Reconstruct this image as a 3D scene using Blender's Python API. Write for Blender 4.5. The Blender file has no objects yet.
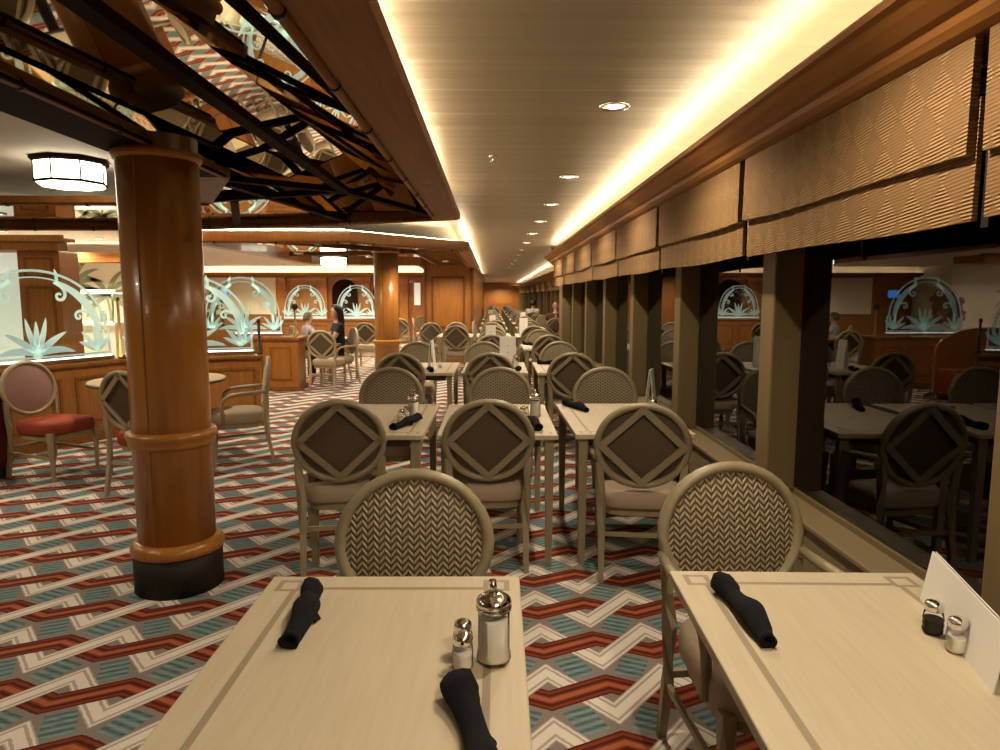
import bpy, bmesh, math, random
from mathutils import Vector, Matrix
R = math.radians
rnd = random.Random(7)
SC = bpy.context.scene
COL = SC.collection

# ------------------------------------------------------------------ render look
SC.view_settings.view_transform = 'Standard'
SC.view_settings.look = 'None'
SC.view_settings.gamma = 1.0
SC.view_settings.use_curve_mapping = False
SC.cycles.use_denoising = True
SC.cycles.max_bounces = 7
SC.cycles.diffuse_bounces = 4
SC.cycles.glossy_bounces = 4
SC.cycles.transparent_max_bounces = 12
SC.cycles.transmission_bounces = 4
SC.cycles.sample_clamp_indirect = 6.0
SC.cycles.caustics_reflective = False
SC.cycles.caustics_refractive = False

w = bpy.data.worlds.new('night'); SC.world = w; w.use_nodes = True
w.node_tree.nodes['Background'].inputs[0].default_value = (0.01, 0.012, 0.02, 1)
w.node_tree.nodes['Background'].inputs[1].default_value = 0.15

# ------------------------------------------------------------------ camera
F, H = 690.0, 1.5
th = math.atan(79 / F); yw = math.atan(8 / F)
cam = bpy.data.cameras.new('camera'); camo = bpy.data.objects.new('camera', cam); COL.objects.link(camo)
cam.sensor_fit = 'HORIZONTAL'; cam.sensor_width = 36.0; cam.lens = F / 1000 * 36.0
cam.clip_start = 0.02; cam.clip_end = 200
camo.location = (0, 0, H); camo.rotation_euler = (math.pi / 2 - th, 0, -yw)
SC.camera = camo

# ------------------------------------------------------------------ node helpers
class E:
    """expression over shader math nodes"""
    def __init__(s, nt, sock): s.nt, s.k = nt, sock
    def _m(s, op, *a):
        n = s.nt.nodes.new('ShaderNodeMath'); n.operation = op
        for i, v in enumerate((s,) + a):
            if isinstance(v, E): s.nt.links.new(v.k, n.inputs[i])
            else: n.inputs[i].default_value = v
        return E(s.nt, n.outputs[0])
    def __add__(s, o): return s._m('ADD', o)
    __radd__ = __add__
    def __sub__(s, o): return s._m('SUBTRACT', o)
    def __rsub__(s, o): return (s * -1.0) + o
    def __mul__(s, o): return s._m('MULTIPLY', o)
    __rmul__ = __mul__
    def __truediv__(s, o): return s._m('DIVIDE', o)
    def lt(s, o): return s._m('LESS_THAN', o)
    def gt(s, o): return s._m('GREATER_THAN', o)
    def abs(s): return s._m('ABSOLUTE')
    def fr(s): return s._m('FRACT')
    def fl(s): return s._m('FLOOR')
    def sin(s): return s._m('SINE')
    def mn(s, o): return s._m('MINIMUM', o)
    def mx(s, o): return s._m('MAXIMUM', o)
    def wrap(s, per): return ((s / per + 0.5).fr() - 0.5) * per

def new_mat(name, base=(.5, .5, .5), rough=.5, metal=0.0, spec=.5, emit=None, es=0.0, coat=0.0):
    m = bpy.data.materials.new(name); m.use_nodes = True
    b = m.node_tree.nodes['Principled BSDF']
    b.inputs['Base Color'].default_value = (*base, 1)
    b.inputs['Roughness'].default_value = rough
    b.inputs['Metallic'].default_value = metal
    b.inputs['Specular IOR Level'].default_value = spec
    b.inputs['Coat Weight'].default_value = coat
    if emit:
        b.inputs['Emission Color'].default_value = (*emit, 1)
        b.inputs['Emission Strength'].default_value = es
    return m

def parts_of(m): return m.node_tree, m.node_tree.nodes['Principled BSDF']
def objco(nt, kind='Object'):
    t = nt.nodes.new('ShaderNodeTexCoord'); s = nt.nodes.new('ShaderNodeSeparateXYZ')
    nt.links.new(t.outputs[kind], s.inputs[0])
    return [E(nt, s.outputs[i]) for i in range(3)], t.outputs[kind]
def geopos(nt):
    t = nt.nodes.new('ShaderNodeNewGeometry'); s = nt.nodes.new('ShaderNodeSeparateXYZ')
    nt.links.new(t.outputs['Position'], s.inputs[0])
    return [E(nt, s.outputs[i]) for i in range(3)], t.outputs['Position']
def mixc(nt, fac, a, b):
    n = nt.nodes.new('ShaderNodeMix'); n.data_type = 'RGBA'
    for sock, v in ((n.inputs[0], fac), (n.inputs[6], a), (n.inputs[7], b)):
        if isinstance(v, E): nt.links.new(v.k, sock)
        elif isinstance(v, (tuple, list)): sock.default_value = (*v, 1)
        elif isinstance(v, (int, float)): sock.default_value = v
        else: nt.links.new(v, sock)
    return n.outputs[2]
def noise(nt, vec, scale, detail=3, stretch=None):
    if stretch:
        mp = nt.nodes.new('ShaderNodeMapping'); mp.inputs['Scale'].default_value = stretch
        nt.links.new(vec, mp.inputs[0]); vec = mp.outputs[0]
    n = nt.nodes.new('ShaderNodeTexNoise'); n.inputs['Scale'].default_value = scale; n.inputs['Detail'].default_value = detail
    nt.links.new(vec, n.inputs['Vector']); return E(nt, n.outputs[0])
def bump(nt, b, h, strength=.3, dist=.01):
    n = nt.nodes.new('ShaderNodeBump'); n.inputs['Strength'].default_value = strength; n.inputs['Distance'].default_value = dist
    nt.links.new(h.k, n.inputs['Height']); nt.links.new(n.outputs[0], b.inputs['Normal'])
def setc(nt, b, sock): nt.links.new(sock, b.inputs['Base Color'])

def wood_mat(name, a, c, rough, stretch=(9, 9, .7), scale=3.0, coat=.0, amt=1.0):
    m = new_mat(name, a, rough, coat=coat); nt, b = parts_of(m)
    _, v = objco(nt)
    n = noise(nt, v, scale, 5, stretch)
    f = ((n - .35) * 2.2 * amt).mx(0.0).mn(1.0)
    setc(nt, b, mixc(nt, f, a, c)); return m

M = {}
def build_materials():
    # ---- carpet
    m = new_mat('carpet', rough=.95, spec=.1); nt, b = parts_of(m)
    (X, Y, Z), pos = geopos(nt)
    wob = (noise(nt, pos, 40, 2) - .5) * .007
    X = X + wob
    p = ((X - .217) / .4655).fr()
    tri = (p - .5).abs() * 4.0 - 1.0
    yb = Y - 2.83 + wob
    dw = (yb - tri * .136).wrap(.357).abs() / .070
    dr = (yb + tri * .056).wrap(.357).abs() / .066
    inw, inr = dw.lt(1.0), dr.lt(1.0)
    left = p.lt(.5)
    fine = noise(nt, pos, 160, 2)
    gnd = mixc(nt, fine, (.17, .14, .125), (.30, .26, .23))
    # teal blocks
    x2 = ((p * 2.0).fr() - .5) * .2327
    sg = left * 2.0 - 1.0
    yh = (yb - .1785).wrap(.357)
    tv = yh - x2 * sg * .45
    th_ = (x2 + yh * sg / 2.3).abs()
    teal_in = tv.abs().lt(.082) * th_.lt(.060)
    streak = noise(nt, pos, 14, 3, (1.2, 5, 1))
    st = (((tv * 150.0).sin() * .5 + .5) * .6 + (streak - .3) * .9).mx(0.0).mn(1.0)
    teal = mixc(nt, st, (.05, .082, .082), (.23, .335, .335))
    c = mixc(nt, teal_in, gnd, teal)
    # white ribbon
    l1 = (dw - .55).abs().lt(.13); l2 = (dw - .97).abs().lt(.10)
    wc = mixc(nt, fine, (.60, .53, .46), (.84, .77, .69))
    wc = mixc(nt, (l1 * .62), wc, (.24, .18, .15))
    wc = mixc(nt, (l2 * .6), wc, (.24, .18, .15))
    # red ribbon
    rc = mixc(nt, fine, (.165, .030, .013), (.25, .050, .022))
    rc = mixc(nt, dr.lt(.2) * .75, rc, (.42, .13, .06))
    rc = mixc(nt, (dr - .47).abs().lt(.12) * .85, rc, (.055, .014, .010))
    rc = mixc(nt, dr.gt(.84) * .85, rc, (.06, .017, .012))
    wm = inw * (1.0 - inr * left)
    rm = inr * (1.0 - inw * (1.0 - left))
    c = mixc(nt, wm, c, wc); c = mixc(nt, rm, c, rc)
    setc(nt, b, c); bump(nt, b, fine, .4, .004)
    M['carpet'] = m
    # ---- woods
    M['wood'] = wood_mat('cherry_wood', (.30, .110, .022), (.40, .17, .040), .34, coat=.25)
    M['wood_h'] = wood_mat('cherry_wood_rail', (.20, .078, .016), (.30, .122, .028), .48, (9, .7, 9))
    M['moulding'] = new_mat('cherry_moulding', (.16, .052, .010), .4)
    M['wood_h'].node_tree.nodes['Principled BSDF'].inputs['Specular IOR Level'].default_value = .18
    M['wood_dark'] = new_mat('dark_walnut', (.018, .007, .004), .7, spec=.05)
    M['col_wood'] = wood_mat('column_cherry', (.36, .136, .020), (.46, .19, .034), .30, (8, 8, .5), coat=.3)
    M['table'] = tm = new_mat('table_laminate', rough=.48); nt, b = parts_of(tm)
    (X, Y, Z), v = objco(nt)
    g = noise(nt, v, 5, 5, (14, 1.0, 3))
    base = mixc(nt, g, (.44, .365, .245), (.58, .50, .36))
    ex = .33 - X.abs(); ey = .54 - Y.abs()
    ln = ((ex - .080).abs().lt(.008) * ey.gt(.088)).mx((ey - .080).abs().lt(.008) * ex.gt(.088))
    mxx = ex.mx(ey); mnn = ex.mn(ey)
    sq = (mxx.lt(.096) * mnn.gt(.028)) * (1.0 - mxx.lt(.082) * mnn.gt(.042))
    setc(nt, b, mixc(nt, ln.mx(sq) * .75, base, (.22, .17, .11)))
    M['table_edge'] = new_mat('table_edge', (.10, .072, .04), .5)
    M['frame'] = wood_mat('chair_frame_khaki', (.27, .22, .13), (.345, .288, .172), .42, amt=.7)
    M['frame_pale'] = wood_mat('chair_frame_pale', (.36, .29, .17), (.44, .36, .22), .42, amt=.7)
    M['black'] = new_mat('black_metal', (.012, .011, .010), .4)
    # ---- fabrics
    def weave(name, lo, hi, rough, kx, kz, amp):
        m = new_mat(name, lo, rough); nt, b = parts_of(m)
        (X, Y, Z), v = objco(nt)
        cx = X / kx
        tr = ((cx.fr() - .5).abs() * 2.0)
        s = ((Z / kz + tr * amp) * 6.28318).sin() * .5 + .5
        gap = ((cx * 2.0).fr() - .5).abs().gt(.40)
        h = s * (1.0 - gap * .55)
        h2 = (h * 1.5 - .25).mx(0.0).mn(1.0)
        setc(nt, b, mixc(nt, h2, lo, hi)); bump(nt, b, h, .6, .006); return m
    M['weave'] = weave('basket_weave_khaki', (.085, .058, .031), (.46, .375, .24), .42, .036, .0215, 1.0)
    M['weave_rear'] = weave('basket_weave_brown', (.065, .044, .023), (.19, .138, .078), .6, .018, .0105, 1.0)
    def plain(name, a, rough=.85, var=.25, sc=220):
        m = new_mat(name, a, rough, spec=.2); nt, b = parts_of(m)
        _, v = objco(nt); n = noise(nt, v, sc, 2)
        setc(nt, b, mixc(nt, n, tuple(x * (1 - var) for x in a), tuple(x * (1 + var) for x in a)))
        bump(nt, b, n, .25, .003); return m
    M['seat'] = plain('seat_beige', (.42, .325, .235))
    M['pad_dark'] = plain('rear_panel_olive', (.10, .072, .040))
    M['mauve'] = plain('mauve_upholstery', (.33, .19, .16))
    M['red'] = plain('rust_red_upholstery', (.30, .058, .028))
    M['sand'] = plain('sand_upholstery', (.40, .32, .22))
    M['maroon'] = plain('maroon_vinyl', (.10, .014, .009), .45, .15, 60)
    M['napkin'] = plain('black_linen', (.006, .0065, .009), .95, .35, 500)
    M['blind'] = bm_ = new_mat('blind_fabric', rough=.85, spec=.2); nt, b = parts_of(bm_)
    (X, Y, Z), pos = geopos(nt)
    wv = (noise(nt, pos, 9, 2) - .5) * .005
    zz = Z + wv + Y * .09
    ln = ((zz * 6.28318 / .0098).sin() * .5 + .5)
    d1 = ((Y / .26 + Z / .30).fr() - .5).abs(); d2 = ((Y / .26 - Z / .30).fr() - .5).abs()
    chk = d1.gt(.25)._m('ADD', d2.gt(.25))._m('MODULO', 2.0)
    amp = chk * .80 + .20
    fib = noise(nt, pos, 60, 3, (1, 1, 5))
    hh = ln * amp
    setc(nt, b, mixc(nt, (hh * .75 + fib * .35).mn(1.0), (.15, .082, .034), (.36, .215, .100)))
    bump(nt, b, hh, .7, .006)
    # ---- architecture
    M['ceiling'] = cm = new_mat('satin_ceiling', (.60, .48, .33), .34, .25); nt, b = parts_of(cm)
    (X, Y, Z), pos = geopos(nt)
    seam = ((Y / 1.22 + .27).fr() - .5).abs().gt(.4955)
    band = noise(nt, pos, 1.6, 3, (.12, 2.2, 1))
    col_ = mixc(nt, band, (.25, .197, .135), (.35, .277, .19))
    setc(nt, b, mixc(nt, seam * .5, col_, (.55, .44, .30)))
    bump(nt, b, band, .22, .06)
    M['ceil_white'] = new_mat('ceiling_paint', (.62, .56, .47), .7)
    M['mirror'] = new_mat('bronze_mirror', (.80, .73, .60), .015, 1.0)
    M['cove'] = new_mat('cove_lamp', (1, 1, 1), .5, emit=(1.0, .83, .52), es=COVE)
    M['cove_back'] = new_mat('cove_lamp_back', (1, 1, 1), .5, emit=(1.0, .84, .55), es=COVE * .6)
    M['post'] = wood_mat('window_post_khaki', (.155, .108, .046), (.195, .138, .062), .5, amt=.6)
    M['sill'] = new_mat('sill_khaki', (.20, .15, .08), .5)
    M['cream'] = wood_mat('cream_wall', (.78, .70, .54), (.84, .76, .60), .6, (1, 1, 1), 2.0)
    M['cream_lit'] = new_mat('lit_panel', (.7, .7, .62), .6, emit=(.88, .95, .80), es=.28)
    M['white'] = new_mat('white_card', (.80, .78, .74), .5)
    M['print'] = new_mat('card_print', (.30, .26, .22), .6)
    M['mural'] = new_mat('mural_green', (.24, .28, .17), .8)
    M['brass'] = new_mat('brass', (.55, .36, .14), .28, 1.0)
    M['chrome'] = new_mat('chrome', (.75, .73, .70), .12, 1.0)
    M['sugar'] = plain('white_sugar', (.85, .80, .70), .9, .06, 400)
    M['pepper'] = plain('ground_pepper', (.045, .032, .022), .9, .6, 500)
    M['plinth'] = plain('black_plinth', (.020, .015, .011), .6, .4, 40)
    M['spot'] = new_mat('downlight_lens', (1, 1, 1), .4, emit=(1.0, .88, .66), es=5)
    M['shade'] = new_mat('lamp_shade_glass', (.9, .88, .8), .4, emit=(1.0, .90, .68), es=4.0)
    M['led'] = new_mat('edge_led', (1, 1, 1), .4, emit=(.80, 1.0, .90), es=1.7)
    M['etch'] = new_mat('etched_frost', (.66, .74, .68), .6, emit=(.76, .97, .85), es=.24)  # emission stands in for LED light scattered by the etching
    M['screen'] = new_mat('monitor_picture', (.05, .1, .3), .3, emit=(.08, .3, 1.0), es=1.2)
    M['skin'] = new_mat('skin', (.48, .27, .18), .55)
    M['hair'] = new_mat('dark_hair', (.008, .006, .005), .5)
    M['hair_grey'] = new_mat('grey_hair', (.12, .085, .06), .6)
    M['cloth_black'] = new_mat('black_cloth', (.008, .008, .009), .85)
    M['cloth_lilac'] = new_mat('lilac_cloth', (.42, .40, .48), .85)
    M['cloth_white'] = new_mat('white_cloth', (.6, .57, .52), .85)
    M['cloth_maroon'] = new_mat('maroon_cloth', (.09, .03, .025), .85)
    M['cloth_navy'] = new_mat('navy_cloth', (.03, .03, .05), .85)
    M['plate'] = new_mat('china', (.75, .73, .68), .25)
    M['flower'] = plain('dried_flower', (.30, .17, .10), .9, .5, 60)
    # thin glass: clear pane with fresnel reflection
    def glass(name, ior, tint, spec=(1, 1, 1), rough=0.0):
        m = bpy.data.materials.new(name); m.use_nodes = True; nt = m.node_tree
        nt.nodes.remove(nt.nodes['Principled BSDF']); out = nt.nodes['Material Output']
        fr = nt.nodes.new('ShaderNodeFresnel'); fr.inputs[0].default_value = ior
        t = nt.nodes.new('ShaderNodeBsdfTransparent'); t.inputs[0].default_value = (*tint, 1)
        g = nt.nodes.new('ShaderNodeBsdfGlossy'); g.inputs[0].default_value = (*spec, 1); g.inputs['Roughness'].default_value = rough
        mx = nt.nodes.new('ShaderNodeMixShader')
        nt.links.new(fr.outputs[0], mx.inputs[0]); nt.links.new(t.outputs[0], mx.inputs[1]); nt.links.new(g.outputs[0], mx.inputs[2])
        nt.links.new(mx.outputs[0], out.inputs[0]); return m
    M['pane'] = glass('window_glass', 1.62, (.5, .5, .5))
    M['clear'] = glass('etched_pane_glass', 1.45, (.93, .985, .955))
    M['jar'] = glass('jar_glass', 1.16, (.97, .97, .96), rough=.02)
COVE = 17.0
build_materials()

# ------------------------------------------------------------------ mesh helpers
def BM(): return bmesh.new()
def box(bm, x0, x1, y0, y1, z0, z1, mi=0, bev=0.0):
    vs = [bm.verts.new(p) for p in ((x0, y0, z0), (x1, y0, z0), (x1, y1, z0), (x0, y1, z0), (x0, y0, z1), (x1, y0, z1), (x1, y1, z1), (x0, y1, z1))]
    fs = [bm.faces.new([vs[i] for i in q]) for q in ((3, 2, 1, 0), (4, 5, 6, 7), (0, 1, 5, 4), (1, 2, 6, 5), (2, 3, 7, 6), (3, 0, 4, 7))]
    for f in fs: f.material_index = mi
    if bev:
        es = list({e for f in fs for e in f.edges})
        bmesh.ops.bevel(bm, geom=es, offset=bev, segments=2, affect='EDGES', profile=.5)
def lathe(bm, prof, n=32, cx=0, cy=0, mi=0, closed=True):
    rings = []
    for r, z in prof:
        rings.append([bm.verts.new((cx + r * math.cos(2 * math.pi * i / n), cy + r * math.sin(2 * math.pi * i / n), z)) for i in range(n)])
    for a, b2 in zip(rings, rings[1:]):
        for i in range(n):
            f = bm.faces.new((a[i], a[(i + 1) % n], b2[(i + 1) % n], b2[i])); f.smooth = True; f.material_index = mi
    if closed:
        f = bm.faces.new(rings[0][::-1]); f.material_index = mi
        f = bm.faces.new(rings[-1]); f.material_index = mi
def tube(bm, pts, rad, n=8, closed=False, mi=0, flat=None, up=Vector((0, 0, 1))):
    """sweep a round (or flat=(w,h) oval) section along pts; rad may be list"""
    P = [Vector(p) for p in pts]; N = len(P); rings = []
    for i, p in enumerate(P):
        if closed: d = P[(i + 1) % N] - P[i - 1]
        else: d = P[min(i + 1, N - 1)] - P[max(i - 1, 0)]
        d.normalize()
        s = d.cross(up)
        if s.length < 1e-3: s = d.cross(Vector((1, 0, 0)))
        s.normalize(); u = s.cross(d).normalized()
        r = rad[i] if isinstance(rad, (list, tuple)) else rad
        a, b2 = (r * flat[0], r * flat[1]) if flat else (r, r)
        ring = []
        for k in range(n):
            t = 2 * math.pi * (k + .5) / n
            ring.append(bm.verts.new(p + s * (a * math.cos(t)) + u * (b2 * math.sin(t))))
        rings.append(ring)
    rng = range(N if closed else N - 1)
    for i in rng:
        a, b2 = rings[i], rings[(i + 1) % N]
        for k in range(n):
            f = bm.faces.new((a[k], a[(k + 1) % n], b2[(k + 1) % n], b2[k])); f.smooth = n > 4; f.material_index = mi
    if not closed:
        bm.faces.new(rings[0][::-1]).material_index = mi; bm.faces.new(rings[-1]).material_index = mi
def prism(bm, poly, z0, z1, mi=0):
    """extrude an XY polygon (ccw)"""
    a = [bm.verts.new((x, y, z0)) for x, y in poly]; b2 = [bm.verts.new((x, y, z1)) for x, y in poly]
    bm.faces.new(a[::-1]).material_index = mi; bm.faces.new(b2).material_index = mi
    n = len(poly)
    for i in range(n):
        bm.faces.new((a[i], a[(i + 1) % n], b2[(i + 1) % n], b2[i])).material_index = mi
def profile_y(bm, prof, y0, y1, smooth=False):
    """extrude an XZ profile polygon along Y"""
    a = [bm.verts.new((x, y0, z)) for x, z in prof]; b2 = [bm.verts.new((x, y1, z)) for x, z in prof]
    bm.faces.new(a); bm.faces.new(b2[::-1]); n = len(prof)
    for i in range(n):
        f = bm.faces.new((a[(i + 1) % n], a[i], b2[i], b2[(i + 1) % n])); f.smooth = smooth
def ribbon(bm, pts, wid, t=.003, y=0.0):
    """flat curved strip in the XZ plane, thickness t around y"""
    N = len(pts); L, Rr = [], []
    for i, (x, z) in enumerate(pts):
        x0, z0 = pts[max(i - 1, 0)]; x1, z1 = pts[min(i + 1, N - 1)]
        dx, dz = x1 - x0, z1 - z0; l = math.hypot(dx, dz) or 1
        h = (wid[i] if isinstance(wid, (list, tuple)) else wid) / 2 + 1e-4
        L.append((x - dz / l * h, z + dx / l * h)); Rr.append((x + dz / l * h, z - dx / l * h))
    v = {}
    for s, yy in ((0, y - t / 2), (1, y + t / 2)):
        for nm, arr in (('l', L), ('r', Rr)):
            for i, (x, z) in enumerate(arr): v[s, nm, i] = bm.verts.new((x, yy, z))
    for i in range(N - 1):
        bm.faces.new((v[0, 'l', i], v[0, 'l', i + 1], v[0, 'r', i + 1], v[0, 'r', i]))
        bm.faces.new((v[1, 'r', i], v[1, 'r', i + 1], v[1, 'l', i + 1], v[1, 'l', i]))
        bm.faces.new((v[1, 'l', i], v[1, 'l', i + 1], v[0, 'l', i + 1], v[0, 'l', i]))
        bm.faces.new((v[0, 'r', i], v[0, 'r', i + 1], v[1, 'r', i + 1], v[1, 'r', i]))
    bm.faces.new((v[0, 'r', 0], v[1, 'r', 0], v[1, 'l', 0], v[0, 'l', 0]))
    bm.faces.new((v[0, 'l', N - 1], v[1, 'l', N - 1], v[1, 'r', N - 1], v[0, 'r', N - 1]))

def obj(name, bm, mats, parent=None, loc=(0, 0, 0), rz=0.0, fix=True):
    if fix: bmesh.ops.recalc_face_normals(bm, faces=bm.faces[:])
    me = bpy.data.meshes.new(name); bm.to_mesh(me); bm.free()
    for k in (mats if isinstance(mats, (list, tuple)) else [mats]): me.materials.append(M[k])
    o = bpy.data.objects.new(name, me); COL.objects.link(o)
    o.location = loc; o.rotation_euler = (0, 0, rz)
    if parent: o.parent = parent
    return o
def tag(o, label, cat, group=None, kind=None):
    o['label'] = label; o['category'] = cat
    if group: o['group'] = group
    if kind: o['kind'] = kind
    return o
def thing(name, label, cat, loc=(0, 0, 0), rz=0.0, group=None, kind='thing'):
    o = bpy.data.objects.new(name, None); COL.objects.link(o); o.empty_display_size = .1
    o.location = loc; o.rotation_euler = (0, 0, rz)
    return tag(o, label, cat, group, kind)
def struct(name, bm, mats, parent=None, loc=(0, 0, 0), rz=0.0):
    o = obj(name, bm, mats, parent, loc, rz); o['kind'] = 'structure'; return o
KIDS = {}
def kids(o):
    return [c for c in COL.objects if c.parent == o]
def dup(root, loc, rz, label, group=None):
    if root.name not in KIDS: KIDS[root.name] = [(c, kids(c)) for c in kids(root)]
    r = root.copy(); COL.objects.link(r); r.location = loc; r.rotation_euler = (0, 0, rz); r['label'] = label
    if group: r['group'] = group
    for ch, gs in KIDS[root.name]:
        c = ch.copy(); COL.objects.link(c); c.parent = r
        for g in gs:
            d = g.copy(); COL.objects.link(d); d.parent = c
    return r
ORD = ['first', 'second', 'third', 'fourth', 'fifth', 'sixth', 'seventh', 'eighth', 'ninth', 'tenth', 'eleventh', 'twelfth',
       'thirteenth', 'fourteenth', 'fifteenth', 'sixteenth', 'seventeenth', 'eighteenth', 'nineteenth', 'twentieth', 'twenty-first', 'twenty-second', 'twenty-third', 'twenty-fourth', 'twenty-fifth', 'twenty-sixth', 'twenty-seventh', 'twenty-eighth', 'twenty-ninth', 'thirtieth']

# ================================================================== SETTING
YE = 50.0
bm = BM(); box(bm, -11, 4, -2.5, YE + .2, -.1, 0); struct('floor', bm, 'carpet')
bm = BM(); box(bm, -.56, 2.6, -2.5, YE + .2, 2.45, 2.55); struct('ceiling', bm, 'ceiling')
bm = BM(); box(bm, -2.05, -.56, 6.9, YE + .2, 2.45, 2.55); box(bm, -2.05, -.56, -2.5, 6.9, 2.80, 2.9); box(bm, -2.05, -1.7, -2.5, 5.0, 2.45, 2.8); struct('ceiling_bay', bm, 'ceil_white')
bm = BM(); box(bm, -11, -2.05, -2.5, YE + .2, 2.45, 2.55); struct('ceiling_side', bm, 'ceil_white')
bm = BM(); box(bm, -11, 4, -2.6, -2.5, 0, 2.55); struct('wall_back', bm, 'wood')
bm = BM(); box(bm, -11.1, -11, -2.5, YE, 0, 2.55); struct('wall_left', bm, 'cream')
bm = BM(); box(bm, -11, 4, YE, YE + .2, 0, 2.55); struct('wall_front', bm, 'wood')
# window wall, near run
PX, GX, Y1 = 1.37, 1.50, 14.0
bm = BM(); box(bm, PX, 1.75, -2.5, Y1, 0, .5); struct('wall_right', bm, 'sill')
bm = BM(); box(bm, PX - .02, 1.75, -2.5, Y1, 2.20, 2.45); struct('wall_right_upper', bm, 'ceil_white')
bm = BM(); box(bm, PX - .02, GX, -2.5, Y1, .5, .525, bev=.006); struct('trim_1', bm, 'sill')
posts = [1.675 * k + .085 for k in range(-1, 9)]
n = 2
for k, y in enumerate(posts):
    bm = BM(); box(bm, PX, GX + .02, y - .08, y + .08, .525, 2.2, bev=.008); struct('trim_%d' % n, bm, 'post'); n += 1
for k in range(len(posts) - 1):
    y0, y1 = posts[k] + .08, posts[k + 1] - .08
    bm = BM()
    box(bm, GX - .005, GX + .03, y0, y1, .525, .55); box(bm, GX - .005, GX + .03, y0, y1, 2.12, 2.16)
    o = struct('window_%d' % (k + 1), bm, 'post')
    bm = BM(); box(bm, GX + .010, GX + .016, y0, y1, .55, 2.12); obj('pane', bm, 'pane', o)
# recess wall beyond the jut
RX = 1.98
bm = BM(); box(bm, 1.36, RX + .5, Y1 - .6, Y1, 0, 2.45); box(bm, 1.19, 1.36, Y1 - .03, Y1, 2.12, 2.45); struct('wall_jut', bm, 'post')
bm = BM(); box(bm, RX, RX + .3, Y1, YE, 0, .5); box(bm, RX + .12, RX + .3, Y1, YE, .5, 2.45); struct('wall_recess', bm, 'sill')
yy = Y1 + 1.0; kk = 0
while yy < YE - 1:
    bm = BM(); box(bm, RX, RX + .12, yy - .08, yy + .08, .5, 2.1); struct('trim_%d' % n, bm, 'post'); n += 1
    yy += 1.675
# right crown moulding with cove trough
prof = [(1.045, 2.285), (1.036, 2.272), (1.042, 2.256), (1.062, 2.250), (1.085, 2.228), (1.125, 2.198), (1.146, 2.190), (1.150, 2.168), (1.166, 2.150), (1.188, 2.138), (1.37, 2.138), (1.37, 2.235), (1.10, 2.235), (1.062, 2.285)]
bm = BM(); profile_y(bm, prof, -2.5, Y1); struct('trim_%d' % n, bm, 'wood_h'); n += 1
bm = BM(); box(bm, 1.17, 1.21, -2.4, Y1 - .65, 2.236, 2.262); o = struct('cove_lamp_right', bm, 'cove')
bm = BM(); profile_y(bm, [(x + .66, z - .08) for x, z in prof], Y1, YE); struct('trim_%d' % n, bm, 'wood_h'); n += 1
bm = BM(); box(bm, 1.84, 1.88, Y1 + .1, YE - .2, 2.156, 2.18); struct('cove_lamp_recess', bm, 'cove')

# ---- bay soffits on the left: wood frame, mirror panel, strips
def offset_frame(outer, inner, z0, z1):
    bm = BM(); N = len(outer)
    lv = []
    for poly in (outer, inner):
        for z in (z0, z1): lv.append([bm.verts.new((x, y, z)) for x, y in poly])
    o0, o1, i0, i1 = lv
    for k in range(N):
        j = (k + 1) % N
        bm.faces.new((o0[k], o0[j], o1[j], o1[k])); bm.faces.new((i0[j], i0[k], i1[k], i1[j]))
        bm.faces.new((o0[j], o0[k], i0[k], i0[j])); bm.faces.new((o1[k], o1[j], i1[j], i1[k]))
    return bm
ZS = 2.215
out1 = [(-.315, -2.45), (-.315, 6.62), (-1.45, 7.10), (-3.3, 7.70), (-10.5, 7.70), (-10.5, 5.45), (-2.3, 5.45), (-1.86, 4.3), (-1.86, -2.45)]
in1 = [(-.53, -2.2), (-.53, 6.50), (-1.50, 6.94), (-3.33, 7.56), (-10.3, 7.56), (-10.3, 5.56), (-2.2, 5.56), (-1.60, 4.35), (-1.60, -2.2)]
struct('trim_%d' % n, offset_frame(out1, in1, ZS, 2.265), 'wood_h'); n += 1
bm = BM()
def mz(x, y): return 2.268 + .2 * min(-.53 - x, x + 1.6) + .035 * max(0, y - 1.0)
g_ = [[bm.verts.new((x, y, mz(x, y))) for y in (-2.2, 1.0, 6.45)] for x in (-.53, -1.065, -1.6)]
for i in range(2):
    for j in range(2): bm.faces.new((g_[i][j], g_[i][j + 1], g_[i + 1][j + 1], g_[i + 1][j]))
for (x, ya_, yb_) in ((-.53, 1.0, 6.45), (-1.6, 1.0, 6.45)):
    bm.faces.new([bm.verts.new(p) for p in ((x, ya_, 2.262), (x, yb_, 2.262), (x, yb_, mz(x, yb_)), (x, ya_, mz(x, ya_)))])
bm.faces.new([bm.verts.new(p) for p in ((-.53, 6.45, 2.262), (-1.6, 6.45, 2.262), (-1.6, 6.45, mz(-1.6, 6.45)), (-1.065, 6.45, mz(-1.065, 6.45)), (-.53, 6.45, mz(-.53, 6.45)))])
struct('ceiling_mirror', bm, 'mirror')
bm = BM()
def rail(bm, a, b2, r, z, step=.62):
    tube(bm, [(a[0], a[1], z), (b2[0], b2[1], z)], r, 10)
def clips(bm, a, b2, r, z, step=.62):
    A, B = Vector((a[0], a[1], z)), Vector((b2[0], b2[1], z)); L = (B - A).length; d = (B - A) / L
    k = step * .5
    while k < L:
        p = A + d * k; tube(bm, [p - d * .012, p + d * .012], r * 1.25, 10); k += step
rails1 = [((-.535, -2.2), (-.535, 6.5)), ((-.535, 6.5), (-1.5, 6.94)), ((-1.5, 6.94), (-3.33, 7.56)), ((-3.33, 7.56), (-10.2, 7.56)), ((-2.2, 5.5), (-10.2, 5.5)), ((-1.6, -2.2), (-1.6, 4.3))]
bm = BM()
for a, b2 in rails1: rail(bm, a, b2, .019, ZS - .002)
rl = struct('trim_%d' % n, bm, 'wood_h'); n += 1
bm = BM()
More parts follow.
